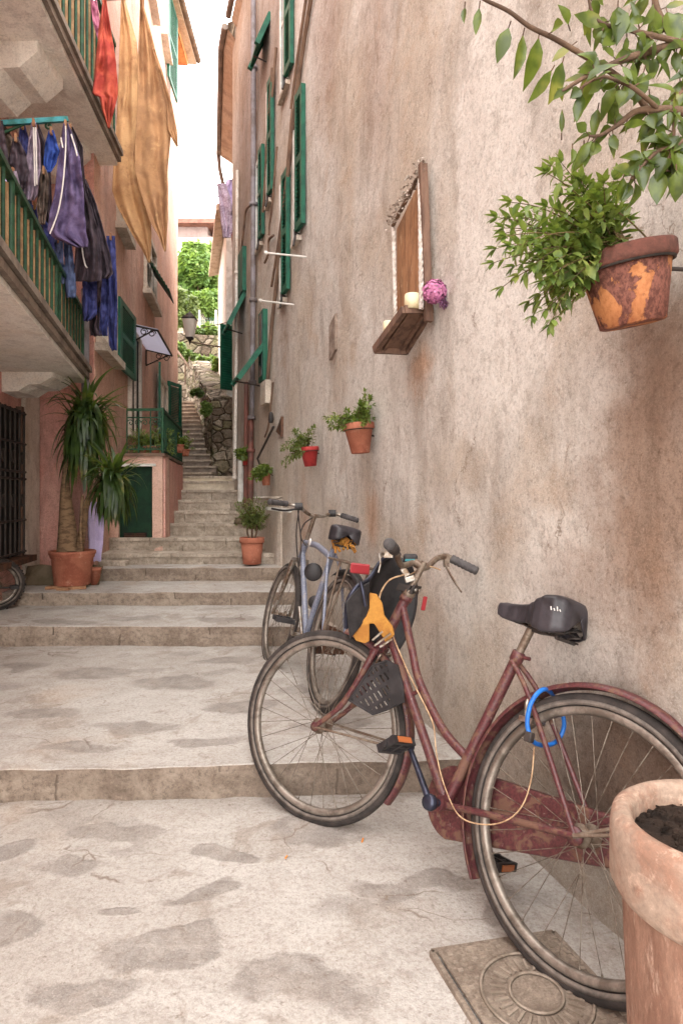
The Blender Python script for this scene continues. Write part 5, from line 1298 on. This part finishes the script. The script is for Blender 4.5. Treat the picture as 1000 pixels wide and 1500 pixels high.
def ropef(a,c,r=.011):
    b=MB(); N=46
    for ph in (0,2*PI/3,4*PI/3):
        d=(c-a); n1=d.orthogonal().normalized(); n2=d.normalized().cross(n1)
        b.tube([a+d*(i/N)+(n1*math.cos(ph+i*.85)+n2*math.sin(ph+i*.85))*r*.5 for i in range(N+1)],r*.62,6)
    return b
ropef(P(615,262,2.80),P(617,452,2.78)).build('rope',M['rope'],shf); ropef(P(576,333,3.10),P(579,470,3.07),.010).build('rope',M['rope'],shf)
b=MB()
A_=P(617,250,2.79); B_=P(575,330,3.10); b.tube([A_.lerp(B_,i/20)+V((0,0,.006*math.sin(i*2.2))) for i in range(21)],.009,6)
b.build('driftwood_bar',M['bark'],shf)
b=MB(); b.raw=1
for k in range(150):
    t=[0,.22,.45,.68,.9,1][R_.randrange(6)]+R_.uniform(-.05,.05); p=A_.lerp(B_,t)+V((R_.uniform(-.03,.01),R_.uniform(-.02,.02),R_.uniform(-.015,.045)))
    b.leaf(p,V((R_.uniform(-1,1),R_.uniform(-1,1),R_.uniform(-.6,1))),V((R_.random(),R_.random(),1)),.018,.010,.3)
b.build('dried_garland',aged('dried_white_flowers',srgb(190,178,166),srgb(120,104,92),40,90,.3,.9,.3,.002),shf)
def candle(px,py0,py1,y,r,label):
    b=MB(); c=P(px,py1,y); h=P(px,py0,y).z-c.z
    b.lathe(c,[(0,0),(r,0),(r*1.01,h*.5),(r,h*.9),(r*.92,h),(r*.5,h*.985),(0,h*.97)],n=28); o=thing('candle',label,'candle',c); b.build('wax',M['wax'],o)
    b=MB(); b.tube([c+V((0,0,h*.95)),c+V((.002,0,h*1.1))],.002,5); b.build('wick',M['iron'],o)
candle(604,431,453,2.82,.036,'fat cream candle standing at the near end of the wooden wall shelf'); candle(570,471,489,3.04,.03,'cream candle half hidden at the far end of the wooden wall shelf')
fl=thing('dried_hydrangea','pink dried hydrangea head tucked against the side of the wall shelf','dried flower',P(636,428,2.72))
b=MB(); b.raw=1; c=P(636,427,2.70)
for k in range(520):
    d=V((R_.gauss(0,1),R_.gauss(0,1),R_.gauss(0,1))).normalized(); p=c+d*.050*R_.uniform(.75,1.0)
    s=d.orthogonal().normalized(); a=R_.random()*6.3; t=s*math.cos(a)+d.cross(s)*math.sin(a)
    b.leaf(p,(t+d*.5),d,.014,.012,.2)
b.build('petals',M['flower'],fl)
b=MB(); b.raw=1; e=P(655,447,2.70)
for k in range(200):
    t=R_.random()**.7; p=c.lerp(e,.45+.6*t)+V((R_.gauss(0,.010*(1.4-t)),R_.gauss(0,.01),R_.gauss(0,.008*(1.4-t))))
    b.leaf(p,V((R_.uniform(-.3,1),R_.uniform(-1,1),R_.uniform(-1,.3))),V((0,0,1)),.013,.008,.3)
b.build('dry_florets',M['flower2'],fl); b=MB(); b.tube([c,e],.003,5); b.build('stem',M['stem'],fl)
# ---------------- overhanging branches
ob=thing('overhanging_shrub','glossy leaved branches reaching in over the wall pot from the upper right','shrub',P(1090,250,1.2))
bm_=MB(); lm=MB(); lm.raw=1
YB=1.14
def br(pts,r0,r1,dep=YB,var=0.0):
    q=smooth_path([P(x,y,dep+(d if True else 0)) for x,y,d in pts],6); n=len(q)
    bm_.tube(q,[r0+(r1-r0)*i/(n-1) for i in range(n)],8); return q
tr=br([(1100,420,.05),(1080,300,.05),(1060,180,.05),(1045,60,.0),(1040,-60,0)],.020,.012)
b1=br([(1045,60,0),(1000,62,0),(960,72,0),(920,84,-.02),(890,96,-.03),(860,110,-.04),(822,134,-.05)],.009,.003)
b2=br([(1100,190,0),(1000,163,0),(960,160,0),(930,163,.0),(905,182,0),(880,197,0),(862,199,0)],.009,.002)
b3=br([(695,-10,-.06),(712,0,-.06),(745,16,-.05),(775,38,-.04),(810,55,-.03),(850,78,-.02),(895,105,0),(930,135,0),(950,165,.02)],.0025,.006)
b4=br([(1070,120,0),(1000,205,0),(965,220,0),(945,238,0),(925,262,0)],.006,.002)
b5=br([(1045,20,.02),(990,50,.02),(965,20,.02),(955,-20,.02)],.007,.005)
b6=br([(1045,90,.0),(1010,120,0),(990,150,0),(985,210,0),(975,250,.0)],.006,.002)
b7=br([(1000,62,0),(950,50,-.02),(915,42,-.03),(885,35,-.03),(868,20,-.03),(860,-10,-.03)],.005,.002)
b8=br([(965,160,0),(930,130,-.04),(905,118,-.04),(880,112,-.04),(850,128,-.05)],.004,.002)
def bl_(p,dx,dz,L,W,yaw=0,cl=.25):
    d=V((dx,R_.uniform(-.35,.35)+yaw,dz)); s=V((R_.uniform(-.7,.7),-1,R_.uniform(-.2,.5)))
    bm_.tube([p,p+d.normalized()*.012],.0012,4,caps=False); lm.leaf(p+d.normalized()*.012,d,s,L*R_.uniform(.85,1.1),W*R_.uniform(.75,1.1),cl*R_.uniform(-.5,1.8),fold=R_.uniform(.1,.9),k=3)
for q,n,lo in ((b1,34,0),(b2,24,0),(b4,18,.15),(b5,22,0),(b6,34,.1),(b7,24,.1),(b8,14,.2),(b3,7,.45)):
    for k in range(n):
        t=lo+(1-lo)*R_.random(); i=min(int(t*(len(q)-1)),len(q)-2); p=q[i].lerp(q[i+1],R_.random())
        bl_(p,R_.uniform(-.9,.7),R_.uniform(-1.2,.45),R_.uniform(.022,.054),R_.uniform(.013,.027),cl=.6)
# individually placed leaves: (px,py of stalk, direction, size px)
for (x,y,dx,dz,l,w) in [(703,0,-.1,-1,40,17),(681,2,-.1,-1,26,10),(768,40,-.2,-1,62,24),(790,45,-.1,-1,70,28),(748,30,-.3,-.9,50,20),(812,95,-.6,-1,50,18),(826,82,-.3,-1,60,24),(835,45,-.3,.3,34,18),(845,60,-.5,-.3,30,20),
      (870,80,-.1,-1,75,30),(900,105,-.05,-1,80,30),(877,150,-.2,-1,45,20),(855,205,-.1,-1,36,18),(878,200,-.5,-1,30,20),(838,210,-.1,-1,25,11),(822,205,-.1,.6,30,8),(945,215,-.2,-1,38,20),(935,235,.0,-1,40,24),(925,258,-.4,-1,34,22),(915,250,-.2,-1,40,16),
      (970,195,0,-1,70,36),(985,200,.1,-1,60,34),(965,238,0,-1,50,30),(990,240,.1,-1,45,30),(905,0,-.0,-1,55,26),(900,20,-.1,-1,34,22),(955,0,0,-1,50,32),(975,10,.1,-1,60,34),(945,95,-.2,-1,50,24),(925,110,-.4,-1,40,22),(950,130,0,-1,45,28),(995,110,0,-1,50,30)]:
    s=YB/FL; d0=R_.uniform(-.04,.03); p=P(x,y,YB+d0); bl_(p,dx,dz,l*s,w*s,0,.2)
bm_.build('branch',M['bark'],ob); lm.build('foliage',M['bigleaf'],ob)
# ---------------- big pot, lower right
bp=thing('tall_planter','tall weathered terracotta planter with thick pale rim and bare dark soil','planter',(.575,.97,0))
c=V((.588,.985,0)); b=MB(); b.lathe(c,[(0,0),(.120,0),(.124,.02),(.142,.54),(.144,.545)],n=64,wob=.012); b.build('body',M['terrapale'],bp)
b=MB(); b.lathe(c,[(.142,.535),(.153,.545),(.160,.56),(.160,.640),(.157,.656),(.146,.664),(.134,.662),(.126,.65),(.122,.60)],n=64,wob=.015); b.build('rim',M['terralip'],bp)
b=MB(); b.raw=1
b.grid(lambda u,v:c+V((.128*v*math.cos(2*PI*u),.128*v*math.sin(2*PI*u),.628+.008*nz(V((v*9*math.cos(2*PI*u),v*9*math.sin(2*PI*u),0)))+.004*nz(V((v*30*math.cos(2*PI*u),v*30*math.sin(2*PI*u),2))))),60,20)
for k in range(260):
    a=R_.random()*2*PI; r=.12*math.sqrt(R_.random()); q=c+V((r*math.cos(a),r*math.sin(a),.632)); s=R_.uniform(.002,.006)
    b.box(q,V((s,R_.uniform(-s,s),0)),V((R_.uniform(-s,s),s,R_.uniform(-s,s))),V((0,0,s)))
b.build('soil',M['soil'],bp)
# ---------------- potted shrub on the step
yy=5.98; base=P(369,829,yy); base.z=.515; s=yy/FL
tg=[]
po=[(345,740),(352,732),(372,728),(390,732),(394,758),(384,778),(368,770),(352,766)]
while len(tg)<70:
    x,y_=R_.uniform(340,395),R_.uniform(728,780)
    if pin(x,y_,po): tg.append(P(x,y_,yy+R_.uniform(-.12,.12)))
top=V((base.x,base.y,P(369,787,yy).z))
root=potted('potted_shrub','square rimmed terracotta pot with small olive like shrub on the steps by the wall','potted plant',base,top,13*s,17*s,M['terra'],M['terra'],None,
  sprigs(lambda: top+V((R_.uniform(-.02,.02),R_.uniform(-.02,.02),.08)),tg,.045,.016,9,.004,pair=True),mleaf=M['leafdry'])
b=MB(); 
for dx in (-.03,0,.03): b.tube(smooth_path([top+V((dx*.6,0,-.03)),top+V((dx*1.5,0,.05)),top+V((dx,.01,.13)),top+V((-dx,0,.2))],4),.009,6)
b.build('trunk',M['bark'],root)
yy=7.0; base=P(358,775,yy); base.z=.845; top=base+V((0,0,.07)); tg=[P(R_.uniform(344,362),R_.uniform(754,768),yy+R_.uniform(-.08,.08)) for _ in range(26)]
potted('planter_box','low grey planter with bright green herbs on the steps behind the olive shrub','planter',base,top,.12,.10,M['curb'],M['curb'],None,sprigs(lambda: top+V((R_.uniform(-.08,.05),0,0)),tg,.035,.02,6,.003),mleaf=M['leaf'])
# ---------------- yucca
yk=thing('potted_yucca','tall drooping yucca in a wide terracotta tub against the pink house','potted plant',P(106,858,5.42))
c=P(106,857,5.40); c.z=.405; s=5.4/FL
b=MB(); 
for dx,dy,rz in ((-.12,-.10,.1),(.0,-.16,-.1),(.10,-.10,.3),(.0,.1,.2),(-.1,.08,0)):
    b=MB(); b.box(c+V((dx,dy,-.013)),V((math.cos(rz),math.sin(rz),0))*.11,V((-math.sin(rz),math.cos(rz),0))*.06,(0,0,.026)); b.build('brick',M['brickchip'],yk,bevel=.004)
h=50*s; b=MB(); b.lathe(c,[(0,0),(24*s,0),(25*s,.01),(29*s,h*.78),(30.5*s,h*.80),(31*s,h*.86),(31.3*s,h*.88),(32.5*s,h*.90),(33*s,h*.98),(32*s,h),(30*s,h),(29*s,h*.92)],n=48); b.build('pot',M['terra'],yk)
b=MB(); b.lathe(c,[(29*s,h*.92),(15*s,h*.96),(0,h*.97)],n=24,wob=.1); b.build('soil',M['soil'],yk)
b=MB(); tp=c+V((0,0,h*.95))
t1=smooth_path([tp+V((-.03,0,0)),P(98,760,5.42),P(96,700,5.42),P(104,640,5.4),P(118,600,5.4),P(124,575,5.38)],6); n=len(t1)
b.tube(t1,[.10-.070*min(1,(i/n)*2.6) for i in range(n)],12)
t2=smooth_path([tp+V((.06,0,0)),P(122,770,5.36),P(128,735,5.3),P(150,705,5.2),P(163,692,5.15),P(168,680,5.12)],6); n=len(t2); b.tube(t2,[.035-.018*i/n for i in range(n)],10)
t3=smooth_path([P(119,808,5.3),P(118,770,5.28),P(121,725,5.3)],5); b.tube(t3,.012,8)
b.build('trunk',M['yubark'],yk)
b=MB(); b.raw=1
def ylea(c0,d,L,W,droop):
    N=9; d=d.normalized(); sd=d.cross(V((0,0,1))); sd=sd.normalized() if sd.length>.05 else V((1,0,0)); vs=[]
    p=V(c0); dd=V(d); q=[p.copy()]
    for i in range(N):
        dd=(dd+V((0,0,-droop*(.16+.2*i/N)))).normalized(); p=p+dd*L/N; q.append(p.copy())
    for i,pt in enumerate(q):
        t=i/N; w=W*(.55+.9*t if t<.35 else .87*(1-((t-.35)/.65)**1.6)+.0)*.5
        vs+=[pt-sd*w,pt+V((0,0,-.3*w)),pt+sd*w]
    fs=[]
    for i in range(N): k=i*3; fs+=[(k,k+1,k+4,k+3),(k+1,k+2,k+5,k+4)]
    b.add(vs,fs,0,True)
def head(c0,n,L,up=.9,zr=.35):
    for k in range(n):
        el=R_.uniform(-.8,1.25); a=R_.random()*2*PI; d=V((math.cos(a)*math.cos(el),math.sin(a)*math.cos(el),math.sin(el)))
        o=c0+V((R_.uniform(-.03,.03),R_.uniform(-.03,.03),-zr*R_.random()))
        ylea(o,d,L*R_.uniform(.7,1.15),.044*R_.uniform(.8,1.2),R_.uniform(1.2,3.4) if el<.7 else R_.uniform(.2,1.0))
head(P(124,590,5.38),330,.44,zr=.38); head(P(166,690,5.12),200,.36,zr=.16)
b.build('foliage',M['yucca'],yk)
b=MB(); c2=P(139,853,5.55); c2.z=.385; b.lathe(c2,[(0,0),(.035,0),(.05,.12),(.055,.12),(.055,.145),(.047,.145),(.044,.12),(0,.11)],n=24); o=b.build('small_pot',M['terra']); tag(o,'small empty red clay pot tucked behind the yucca tub','flower pot')
# fern on terrace
yy=6.9; base=P(222,660,yy); base.z=EYE+.42; top=base+V((0,0,.10)); tg=[]
while len(tg)<60:
    a=R_.random()*6.3; r=R_.uniform(.1,.26); tg.append(top+V((r*math.cos(a),r*math.sin(a)*.6,R_.uniform(-.08,.20))))
potted('potted_fern','leafy green fern in a clay pot on the railed terrace above the green door','potted plant',base,top,.07,.10,M['terra'],M['terra'],None,sprigs(lambda: top,tg,.06,.016,12,.003,droop=.8),mleaf=M['leaf'])
for (px,py,y_) in ((262,655,8.0),(271,660,9.4)):
    base=P(px,py+8,y_); top=base+V((0,0,.10)); tg=[top+V((R_.uniform(-.12,.12),R_.uniform(-.1,.1),R_.uniform(0,.16))) for _ in range(22)]
    b_=potted('flower_pot','small pot of '+('green leaves behind the terrace railing' if px==262 else 'pinkish flowers at the end of the terrace railing by the far steps'),'potted plant',base,top,.05,.07,M['terra'],M['terra'],None,sprigs(lambda: top,tg,.05,.03,6,.003),mleaf=M['leaf'] if px==262 else M['leafdry'])
# ================================================================ LAUNDRY
def edge(rows,y,k):
    for r,q in zip(rows,rows[1:]):
        if r[0]<=y<=q[0]: t=(y-r[0])/(q[0]-r[0]) if q[0]>r[0] else 0; return r[k]+(q[k]-r[k])*t
    return rows[-1][k]
def sheet(rows,y,m,name,label=None,cat='laundry',group=None,parent=None,rip=.03,fr=3.,dy=0,seed=0,nu=16,skew=0):
    b=MB(); b.raw=1; y0,y1=rows[0][0],rows[-1][0]; nv=max(8,int((y1-y0)/5))
    def f(u,v):
        py=y0+(y1-y0)*v; xl,xr=edge(rows,py,1),edge(rows,py,2)
        px=xl+(xr-xl)*u
        ph=2.2*nz(V((seed*3.1,v*2.2,u*1.2)))
        d=rip*(.55*math.sin(u*fr*2*PI+seed+ph)*(.25+.75*v)+1.3*nz(V((u*2.2+seed,v*3.5,seed)))+.7*nz(V((u*4+seed,v*9,seed+5)))+.25*nz(V((u*7,v*22,seed))))
        px+=(xr-xl)*.05*nz(V((v*5,seed,u*2)))
        dz=.012*nz(V((u*4,seed,9))) if v==1 else 0
        return P(px,py,y+d+dy*v+skew*u)+V((0,0,dz))
    b.grid(f,nu,nv*2); o=b.build(name,m,parent,solid=.004)
    if label: tag(o,label,cat,group)
    return o
GL='laundry hanging above the alley'
o=sheet([(-60,178,184),(3,177,184),(60,176,200),(105,174,204),(180,170,203),(249,166,203),(279,164,212),(300,171,217),(340,192,221),(365,208,221),(384,217,220)],6.25,M['orange'],'bed_sheet','long orange cloth hanging between the red towel and the wider tan cloth','sheet',GL,rip=.045,fr=2.2,seed=1,nu=26)
sheet([(-60,204,212),(10,205,211),(50,204,222),(105,202,235),(162,200,249),(200,198,250),(249,197,246),(279,205,246),(324,220,245),(345,232,244),(368,241,243)],6.05,M['orange2'],'bed_sheet','long tan cloth hanging to the right of the orange one, its lower corner pointed','sheet',GL,rip=.045,fr=2.4,seed=4,nu=28)
sheet([(70,222,226),(105,232,238),(150,244,251),(190,245,259),(208,255,261),(214,259,261)],6.0,M['orange2'],'bed_sheet','narrow brown fold of cloth at the right edge of the tan one','sheet',GL,rip=.03,seed=2,nu=10)
sheet([(-30,150,156),(3,150,156),(40,145,162),(90,140,170),(137,135,172),(142,146,172),(160,149,168),(180,156,162),(187,158,160)],4.85,M['redcloth'],'towel','brick red towel hanging in front of the green railing','towel',GL,rip=.04,fr=2.2,seed=3)
sheet([(0,132,142),(30,136,146),(56,143,147)],5.2,M['pinkcloth'],'cloth','short pink cloth hanging left of the red towel','cloth',GL,rip=.02,seed=5,nu=8)
b=MB(); b.tube([P(120,2,5.9),P(215,-4,6.3),P(300,-22,7.2)],.006,5); b.tube([P(145,-14,5.9),P(245,-22,6.2)],.005,5); o=b.build('clothes_line',M['cable']); tag(o,'thin washing line stretched out above the orange cloths','washing line')
# teal arm and clothes above the lower balcony
ar=thing('drying_arm','teal painted iron arm with a scrolled brace carrying the dark washing','drying rack',P(0,180,4.3))
b=MB(); a=P(-60,184,4.2); c=P(99,174,4.6); b.bar(a,c,.03,.032); b.build('arm',M['teal'],ar)
b=MB(); b.tube([P(-60,215,4.2),P(0,196,4.35),P(38,180,4.45),P(70,176,4.52)],.010,8); cc=P(72,184,4.53); b.tube([cc+V((.035*math.cos(t)*(1-t/11),0,.035*math.sin(t)*(1-t/11))) for t in [1.2+i*.35 for i in range(24)]],.008,6); b.build('brace',M['greenrail'],ar)
GC='dark washing on the teal drying arm'
def peg(px,py,y): 
    b=MB(); b.box(P(px,py,y),(.012,0,0),(0,.02,0),(0,0,.055)); return b
def garment(rows,y,m,name,label,cat,stripe=None,**k):
    o=sheet(rows,y,m,name,label,cat,GC,**k)
    for st in (stripe or []):
        b=MB(); b.tube(smooth_path([P(px,py,y-.05) for px,py in st],4),.0055,6,flat=.5); b.build('stripe',M['whitec'],o)
    b=peg((rows[0][1]+rows[0][2])/2,rows[0][0]+1,y-.02); b.build('peg',M['brickchip'],o)
    return o
garment([(176,-8,4),(205,-16,8),(240,-20,14),(262,-20,16)],4.3,M['darkcloth'],'shirt','dark top with pale collar at the left end of the drying arm','shirt',seed=1)
garment([(240,-20,10),(262,-20,15),(300,-20,9),(306,-10,8)],4.25,M['lilac'],'shirt','pale lilac top hanging at the left edge above the railing','shirt',seed=2)
garment([(178,-4,4),(200,-2,18),(225,2,22),(250,0,20),(262,4,14)],4.4,M['brownc'],'shirt','grey brown top hanging behind the first two on the drying arm','shirt',seed=21)
garment([(182,30,36),(210,26,44),(240,30,50),(262,34,46)],4.55,M['ddenim'],'shirt','dark blue top hanging just behind the grey striped one','shirt',seed=22)
garment([(262,34,44),(290,32,46),(315,36,48),(330,40,46)],4.5,M['denim'],'jeans','short denim leg showing below the grey striped top','jeans',seed=23)
garment([(200,20,26),(225,14,38),(250,8,42),(275,14,37)],4.35,M['darkcloth'],'shirt','dark brown top hanging second along the drying arm','shirt',seed=3)
garment([(250,14,24),(275,16,30),(300,20,33),(317,27,30)],4.3,M['greyc'],'trousers','grey lilac leg with rolled cuff just above the railing','trousers',seed=4,rip=.04)
garment([(178,46,52),(205,42,58),(245,37,60),(285,34,55),(293,36,50)],4.42,M['greyc'],'tracksuit','grey tracksuit top with twin white stripes, left of the blue shirt','jacket',[[(49,186),(50,225),(51,272)],[(52,186),(53,225),(54,270)]],seed=5)
garment([(180,50,56),(210,54,68),(250,58,74),(300,58,76),(345,62,72)],4.62,M['darkcloth'],'jacket','near black jacket hanging behind the grey and blue tops','jacket',seed=9)
garment([(190,72,78),(208,67,84),(222,65,87),(240,64,82),(252,70,74)],4.48,M['blue'],'shirt','bright blue shirt corner beside the large purple jacket','shirt',seed=6,rip=.03)
garment([(248,60,68),(262,58,72),(300,54,70),(328,57,66)],4.47,M['brownc'],'shirt','grey brown sleeve hanging below the bright blue shirt','shirt',seed=7,rip=.04)
garment([(300,40,62),(320,38,66),(345,48,80),(365,64,80)],4.6,M['ddenim'],'trousers','dark indigo trousers bunched behind the grey brown sleeve','trousers',seed=12)
garment([(180,93,99),(200,90,108),(230,86,116),(262,82,121),(300,77,124),(338,68,126),(346,74,128),(354,92,130),(362,112,128)],4.45,M['purple'],'jacket','large purple tracksuit jacket with long white piping at the end of the drying arm','jacket',[[(96,184),(96,220),(92,270),(85,310),(73,342)],[(104,196),(110,215),(113,228)],[(89,201),(92,216)]],seed=8,rip=.05,fr=2.5,nu=22)
garment([(185,100,106),(215,112,121),(240,116,122),(262,114,124),(300,112,134),(350,112,146),(400,108,150),(412,106,148)],4.75,M['darkcloth'],'jacket','black jacket hanging right behind the purple tracksuit jacket','jacket',[[(119,340),(121,370),(125,388),(128,392)],[(120,268),(119,280)]],seed=10,rip=.06,nu=22)
garment([(262,122,126),(300,126,142),(340,130,152),(380,136,163),(400,140,166),(408,144,158)],4.9,M['darkcloth'],'jacket','long black hooded top reaching towards the pink wall','jacket',[[(141,372),(140,385),(142,376)]],seed=11,rip=.06)
garment([(350,80,92),(380,78,93),(405,76,95),(415,80,94)],4.65,M['denim'],'jeans','light blue jeans leg with open cuff, left of its darker twin','jeans',seed=13,rip=.05,fr=1)
garment([(350,93,104),(400,95,110),(425,96,112),(436,97,111)],4.7,M['denim'],'jeans','longer mid blue jeans leg hanging over the railing','jeans',seed=14,rip=.05,fr=1)
garment([(380,118,140),(420,121,142),(460,121,142),(470,122,131)],4.95,M['ddenim'],'trousers','dark purple trousers hanging at the end of the railing','trousers',seed=15,rip=.05,fr=2)
garment([(390,134,150),(440,132,147),(480,131,145),(492,133,150)],5.1,M['darkcloth'],'trousers','black trousers between the dark purple and the indigo pair','trousers',seed=16,rip=.05,fr=2)
garment([(395,145,160),(430,145,160),(480,144,158),(492,145,158)],5.15,M['ddenim'],'jeans','indigo jeans leg with turned up pale cuff','jeans',seed=17,rip=.05,fr=1)
garment([(345,156,168),(400,157,171),(460,158,172),(505,160,171),(513,164,171)],5.25,M['ddenim'],'jeans','longest indigo jeans leg nearest the pink wall','jeans',seed=18,rip=.05,fr=1)
# lilac laundry on the right
GR='laundry on the far right house'
b=MB(); b.tube([P(316,272,9.6),P(357,255,9.0)],.007,5); o=b.build('clothes_line',M['cable']); tag(o,'short line holding the lilac laundry under the far eave','washing line')
sheet([(262,333,356),(275,326,356),(300,322,355),(318,330,350),(322,334,346)],9.2,M['lilac'],'shirt','plain lilac shirt hanging under the far eave on the right','shirt',GR,rip=.06,seed=1)
sheet([(268,318,330),(290,320,338),(310,322,341),(330,324,342),(348,326,338)],9.0,M['lilacp'],'blouse','lilac blouse with dark floral print hanging left of the plain lilac shirt','blouse',GR,rip=.05,seed=2)
sheet([(335,339,350),(360,340,350),(384,344,348)],9.5,M['redcloth'],'cloth','dark red cloth hanging under the lilac shirts on the right','cloth',GR,rip=.04,seed=3,nu=8)
# violet sheet added by the porch, lit gap put into its colour
sheet([(735,128,153),(780,129,152),(822,131,148)],5.74,M['lilac'],'cloth','pale violet sheet added for the lit gap beside the yucca','cloth',rip=.008,seed=3,nu=8)
# ================================================================ FAR TREES AND BUSHES
def crown(lm,c,rx,ry,rz,n,L,seed,clumps=26):
    rr=random.Random(seed); cl=[]
    for _ in range(clumps):
        d=V((rr.gauss(0,1),rr.gauss(0,1),rr.gauss(0,1))).normalized()*rr.uniform(.35,1)**.6
        cl.append((c+V((d.x*rx,d.y*ry,d.z*rz)),rr.uniform(.22,.42)))
    for k in range(n):
        cc,s=cl[rr.randrange(clumps)]; d=V((rr.gauss(0,1),rr.gauss(0,1),rr.gauss(0,1))).normalized()*rr.random()**.4*s
        p=cc+V((d.x*rx,d.y*ry,d.z*rz)); 
        a=V((rr.uniform(-1,1),rr.uniform(-1,1),rr.uniform(-.9,.4))).normalized(); s_=a.orthogonal().normalized()*L*rr.uniform(.25,.42)
        q=a*L*rr.uniform(.7,1.3); lm.add([p,p+q*.5-s_,p+q,p+q*.5+s_],[(0,1,2,3)])
    return cl
def tree(label,px,py,y,rpx,rpy,n,L,seed,base_py,m=M['tree'],group=None,name='leafy_tree'):
    c=P(px,py,y); s=y/FL; base=P(px+2,base_py,y); base.z=min(base.z,hzf(y)-.6) if base_py>500 else base.z
    t=thing(name,label,'tree' if name!='bush' else 'bush',base,group); lm=MB(); lm.raw=1; cl=crown(lm,c,rpx*s,rpx*s*.8,rpy*s,n,L,seed)
    tm=MB(); fk=base.lerp(c,.45); tm.tube(smooth_path([base,base.lerp(fk,.5)+V((.02*rpx*s,0,0)),fk],4),[rpx*s*.05]*4+[rpx*s*.04]*5,8)
    for cc,_ in cl[:12]: tm.tube(smooth_path([fk,fk.lerp(cc,.5)+V((0,0,.1*rpy*s)),cc],3),[rpx*s*.03,rpx*s*.027,rpx*s*.022,rpx*s*.018,rpx*s*.013,rpx*s*.009,rpx*s*.004],5)
    tm.build('trunk',M['bark'],t); lm.build('crown',m,t)
GT='trees on the hillside above the alley'
tree('large bright green tree below the villa at the end of the alley',284,408,30,34,42,12000,.26,1,500,group=GT)
tree('yellow green tree leaning behind the lilac laundry',318,398,31,24,36,6000,.26,2,500,group=GT)
tree('smaller grey green olive tree behind the street lamp',268,452,25,20,30,6000,.17,3,500,M['leafdry'],GT)
tree('pale green young tree right of the street lamp',304,444,26,20,22,4500,.18,5,500,group=GT)
tree('green tree hidden mostly behind the salmon corner of the pink house',240,420,32,28,36,3000,.3,6,500,group=GT)
def bush(px,py,y,rx,ry,n,L,seed,label):
    t=thing('bush',label,'bush',P(px,py+ry,y),'bushes on the hillside'); lm=MB(); lm.raw=1; cl=crown(lm,P(px,py,y),rx*y/FL,rx*y/FL,ry*y/FL,n,L,seed,14); lm.build('foliage',M['ivy'],t)
    tm=MB(); 
    for cc,_ in cl[:6]: tm.tube([P(px,py+ry,y),cc],.02,5)
    tm.build('stem',M['bark'],t)
bush(304,487,19.5,24,10,3500,.14,1,'bright bush under the mesh fence'); bush(298,528,17.6,14,9,2400,.12,2,'round green bush between the two handrails')
bush(320,545,15.4,10,22,2400,.10,3,'tall creeper hanging down beside the green shutters of the white house'); bush(277,520,18.4,9,6,900,.12,4,'small tuft of weeds left of the round bush')
bush(289,575,12.6,7,5,500,.07,5,'yellowish weeds on top of the dark retaining wall'); bush(303,600,11.3,8,12,900,.06,6,'dry creeper on the dark retaining wall by the outbuilding'); bush(264,510,18.0,7,9,800,.12,7,'clump of weeds at the corner of the pink house')
# ================================================================ WORLD, SUN, CAMERA
sc=bpy.context.scene
w=bpy.data.worlds.new('World'); sc.world=w; w.use_nodes=True; nt=w.node_tree; bg=nt.nodes['Background']
sky=nt.nodes.new('ShaderNodeTexSky'); sky.sky_type='NISHITA'; sky.sun_disc=False; sky.sun_elevation=math.radians(58); az=math.radians(115)
sunv=V((.93*math.cos(math.radians(58)),-.37*math.cos(math.radians(58)),math.sin(math.radians(58))))
sky.sun_rotation=math.atan2(sunv.x,sunv.y)
sky.air_density=1; sky.dust_density=3
mx=nt.nodes.new('ShaderNodeMix'); mx.data_type='RGBA'; mx.blend_type='MIX'; mx.inputs[0].default_value=.82
nt.links.new(sky.outputs[0],mx.inputs[6]); mx.inputs[7].default_value=(36,35.2,34,1); nt.links.new(mx.outputs[2],bg.inputs[0]); bg.inputs[1].default_value=.242
sl=bpy.data.lights.new('sun','SUN'); sl.energy=2.4; sl.angle=math.radians(6); sl.color=(1,.94,.86); so_=bpy.data.objects.new('sun',sl); C.objects.link(so_)
so_.rotation_euler=(-sunv).to_track_quat('-Z','Y').to_euler()
cam=bpy.data.cameras.new('camera'); co=bpy.data.objects.new('camera',cam); C.objects.link(co); sc.camera=co
co.location=(0,0,EYE); co.rotation_euler=(PI/2,0,0); cam.sensor_fit='HORIZONTAL'; cam.sensor_width=36; cam.lens=36*FL/1000
cam.shift_y=-26/1500 if False else -26/1000
cam.clip_start=.02; cam.clip_end=500
sc.view_settings.view_transform='Standard'; sc.view_settings.look='None'; sc.view_settings.exposure=0
sc.render.resolution_x=682; sc.render.resolution_y=1024
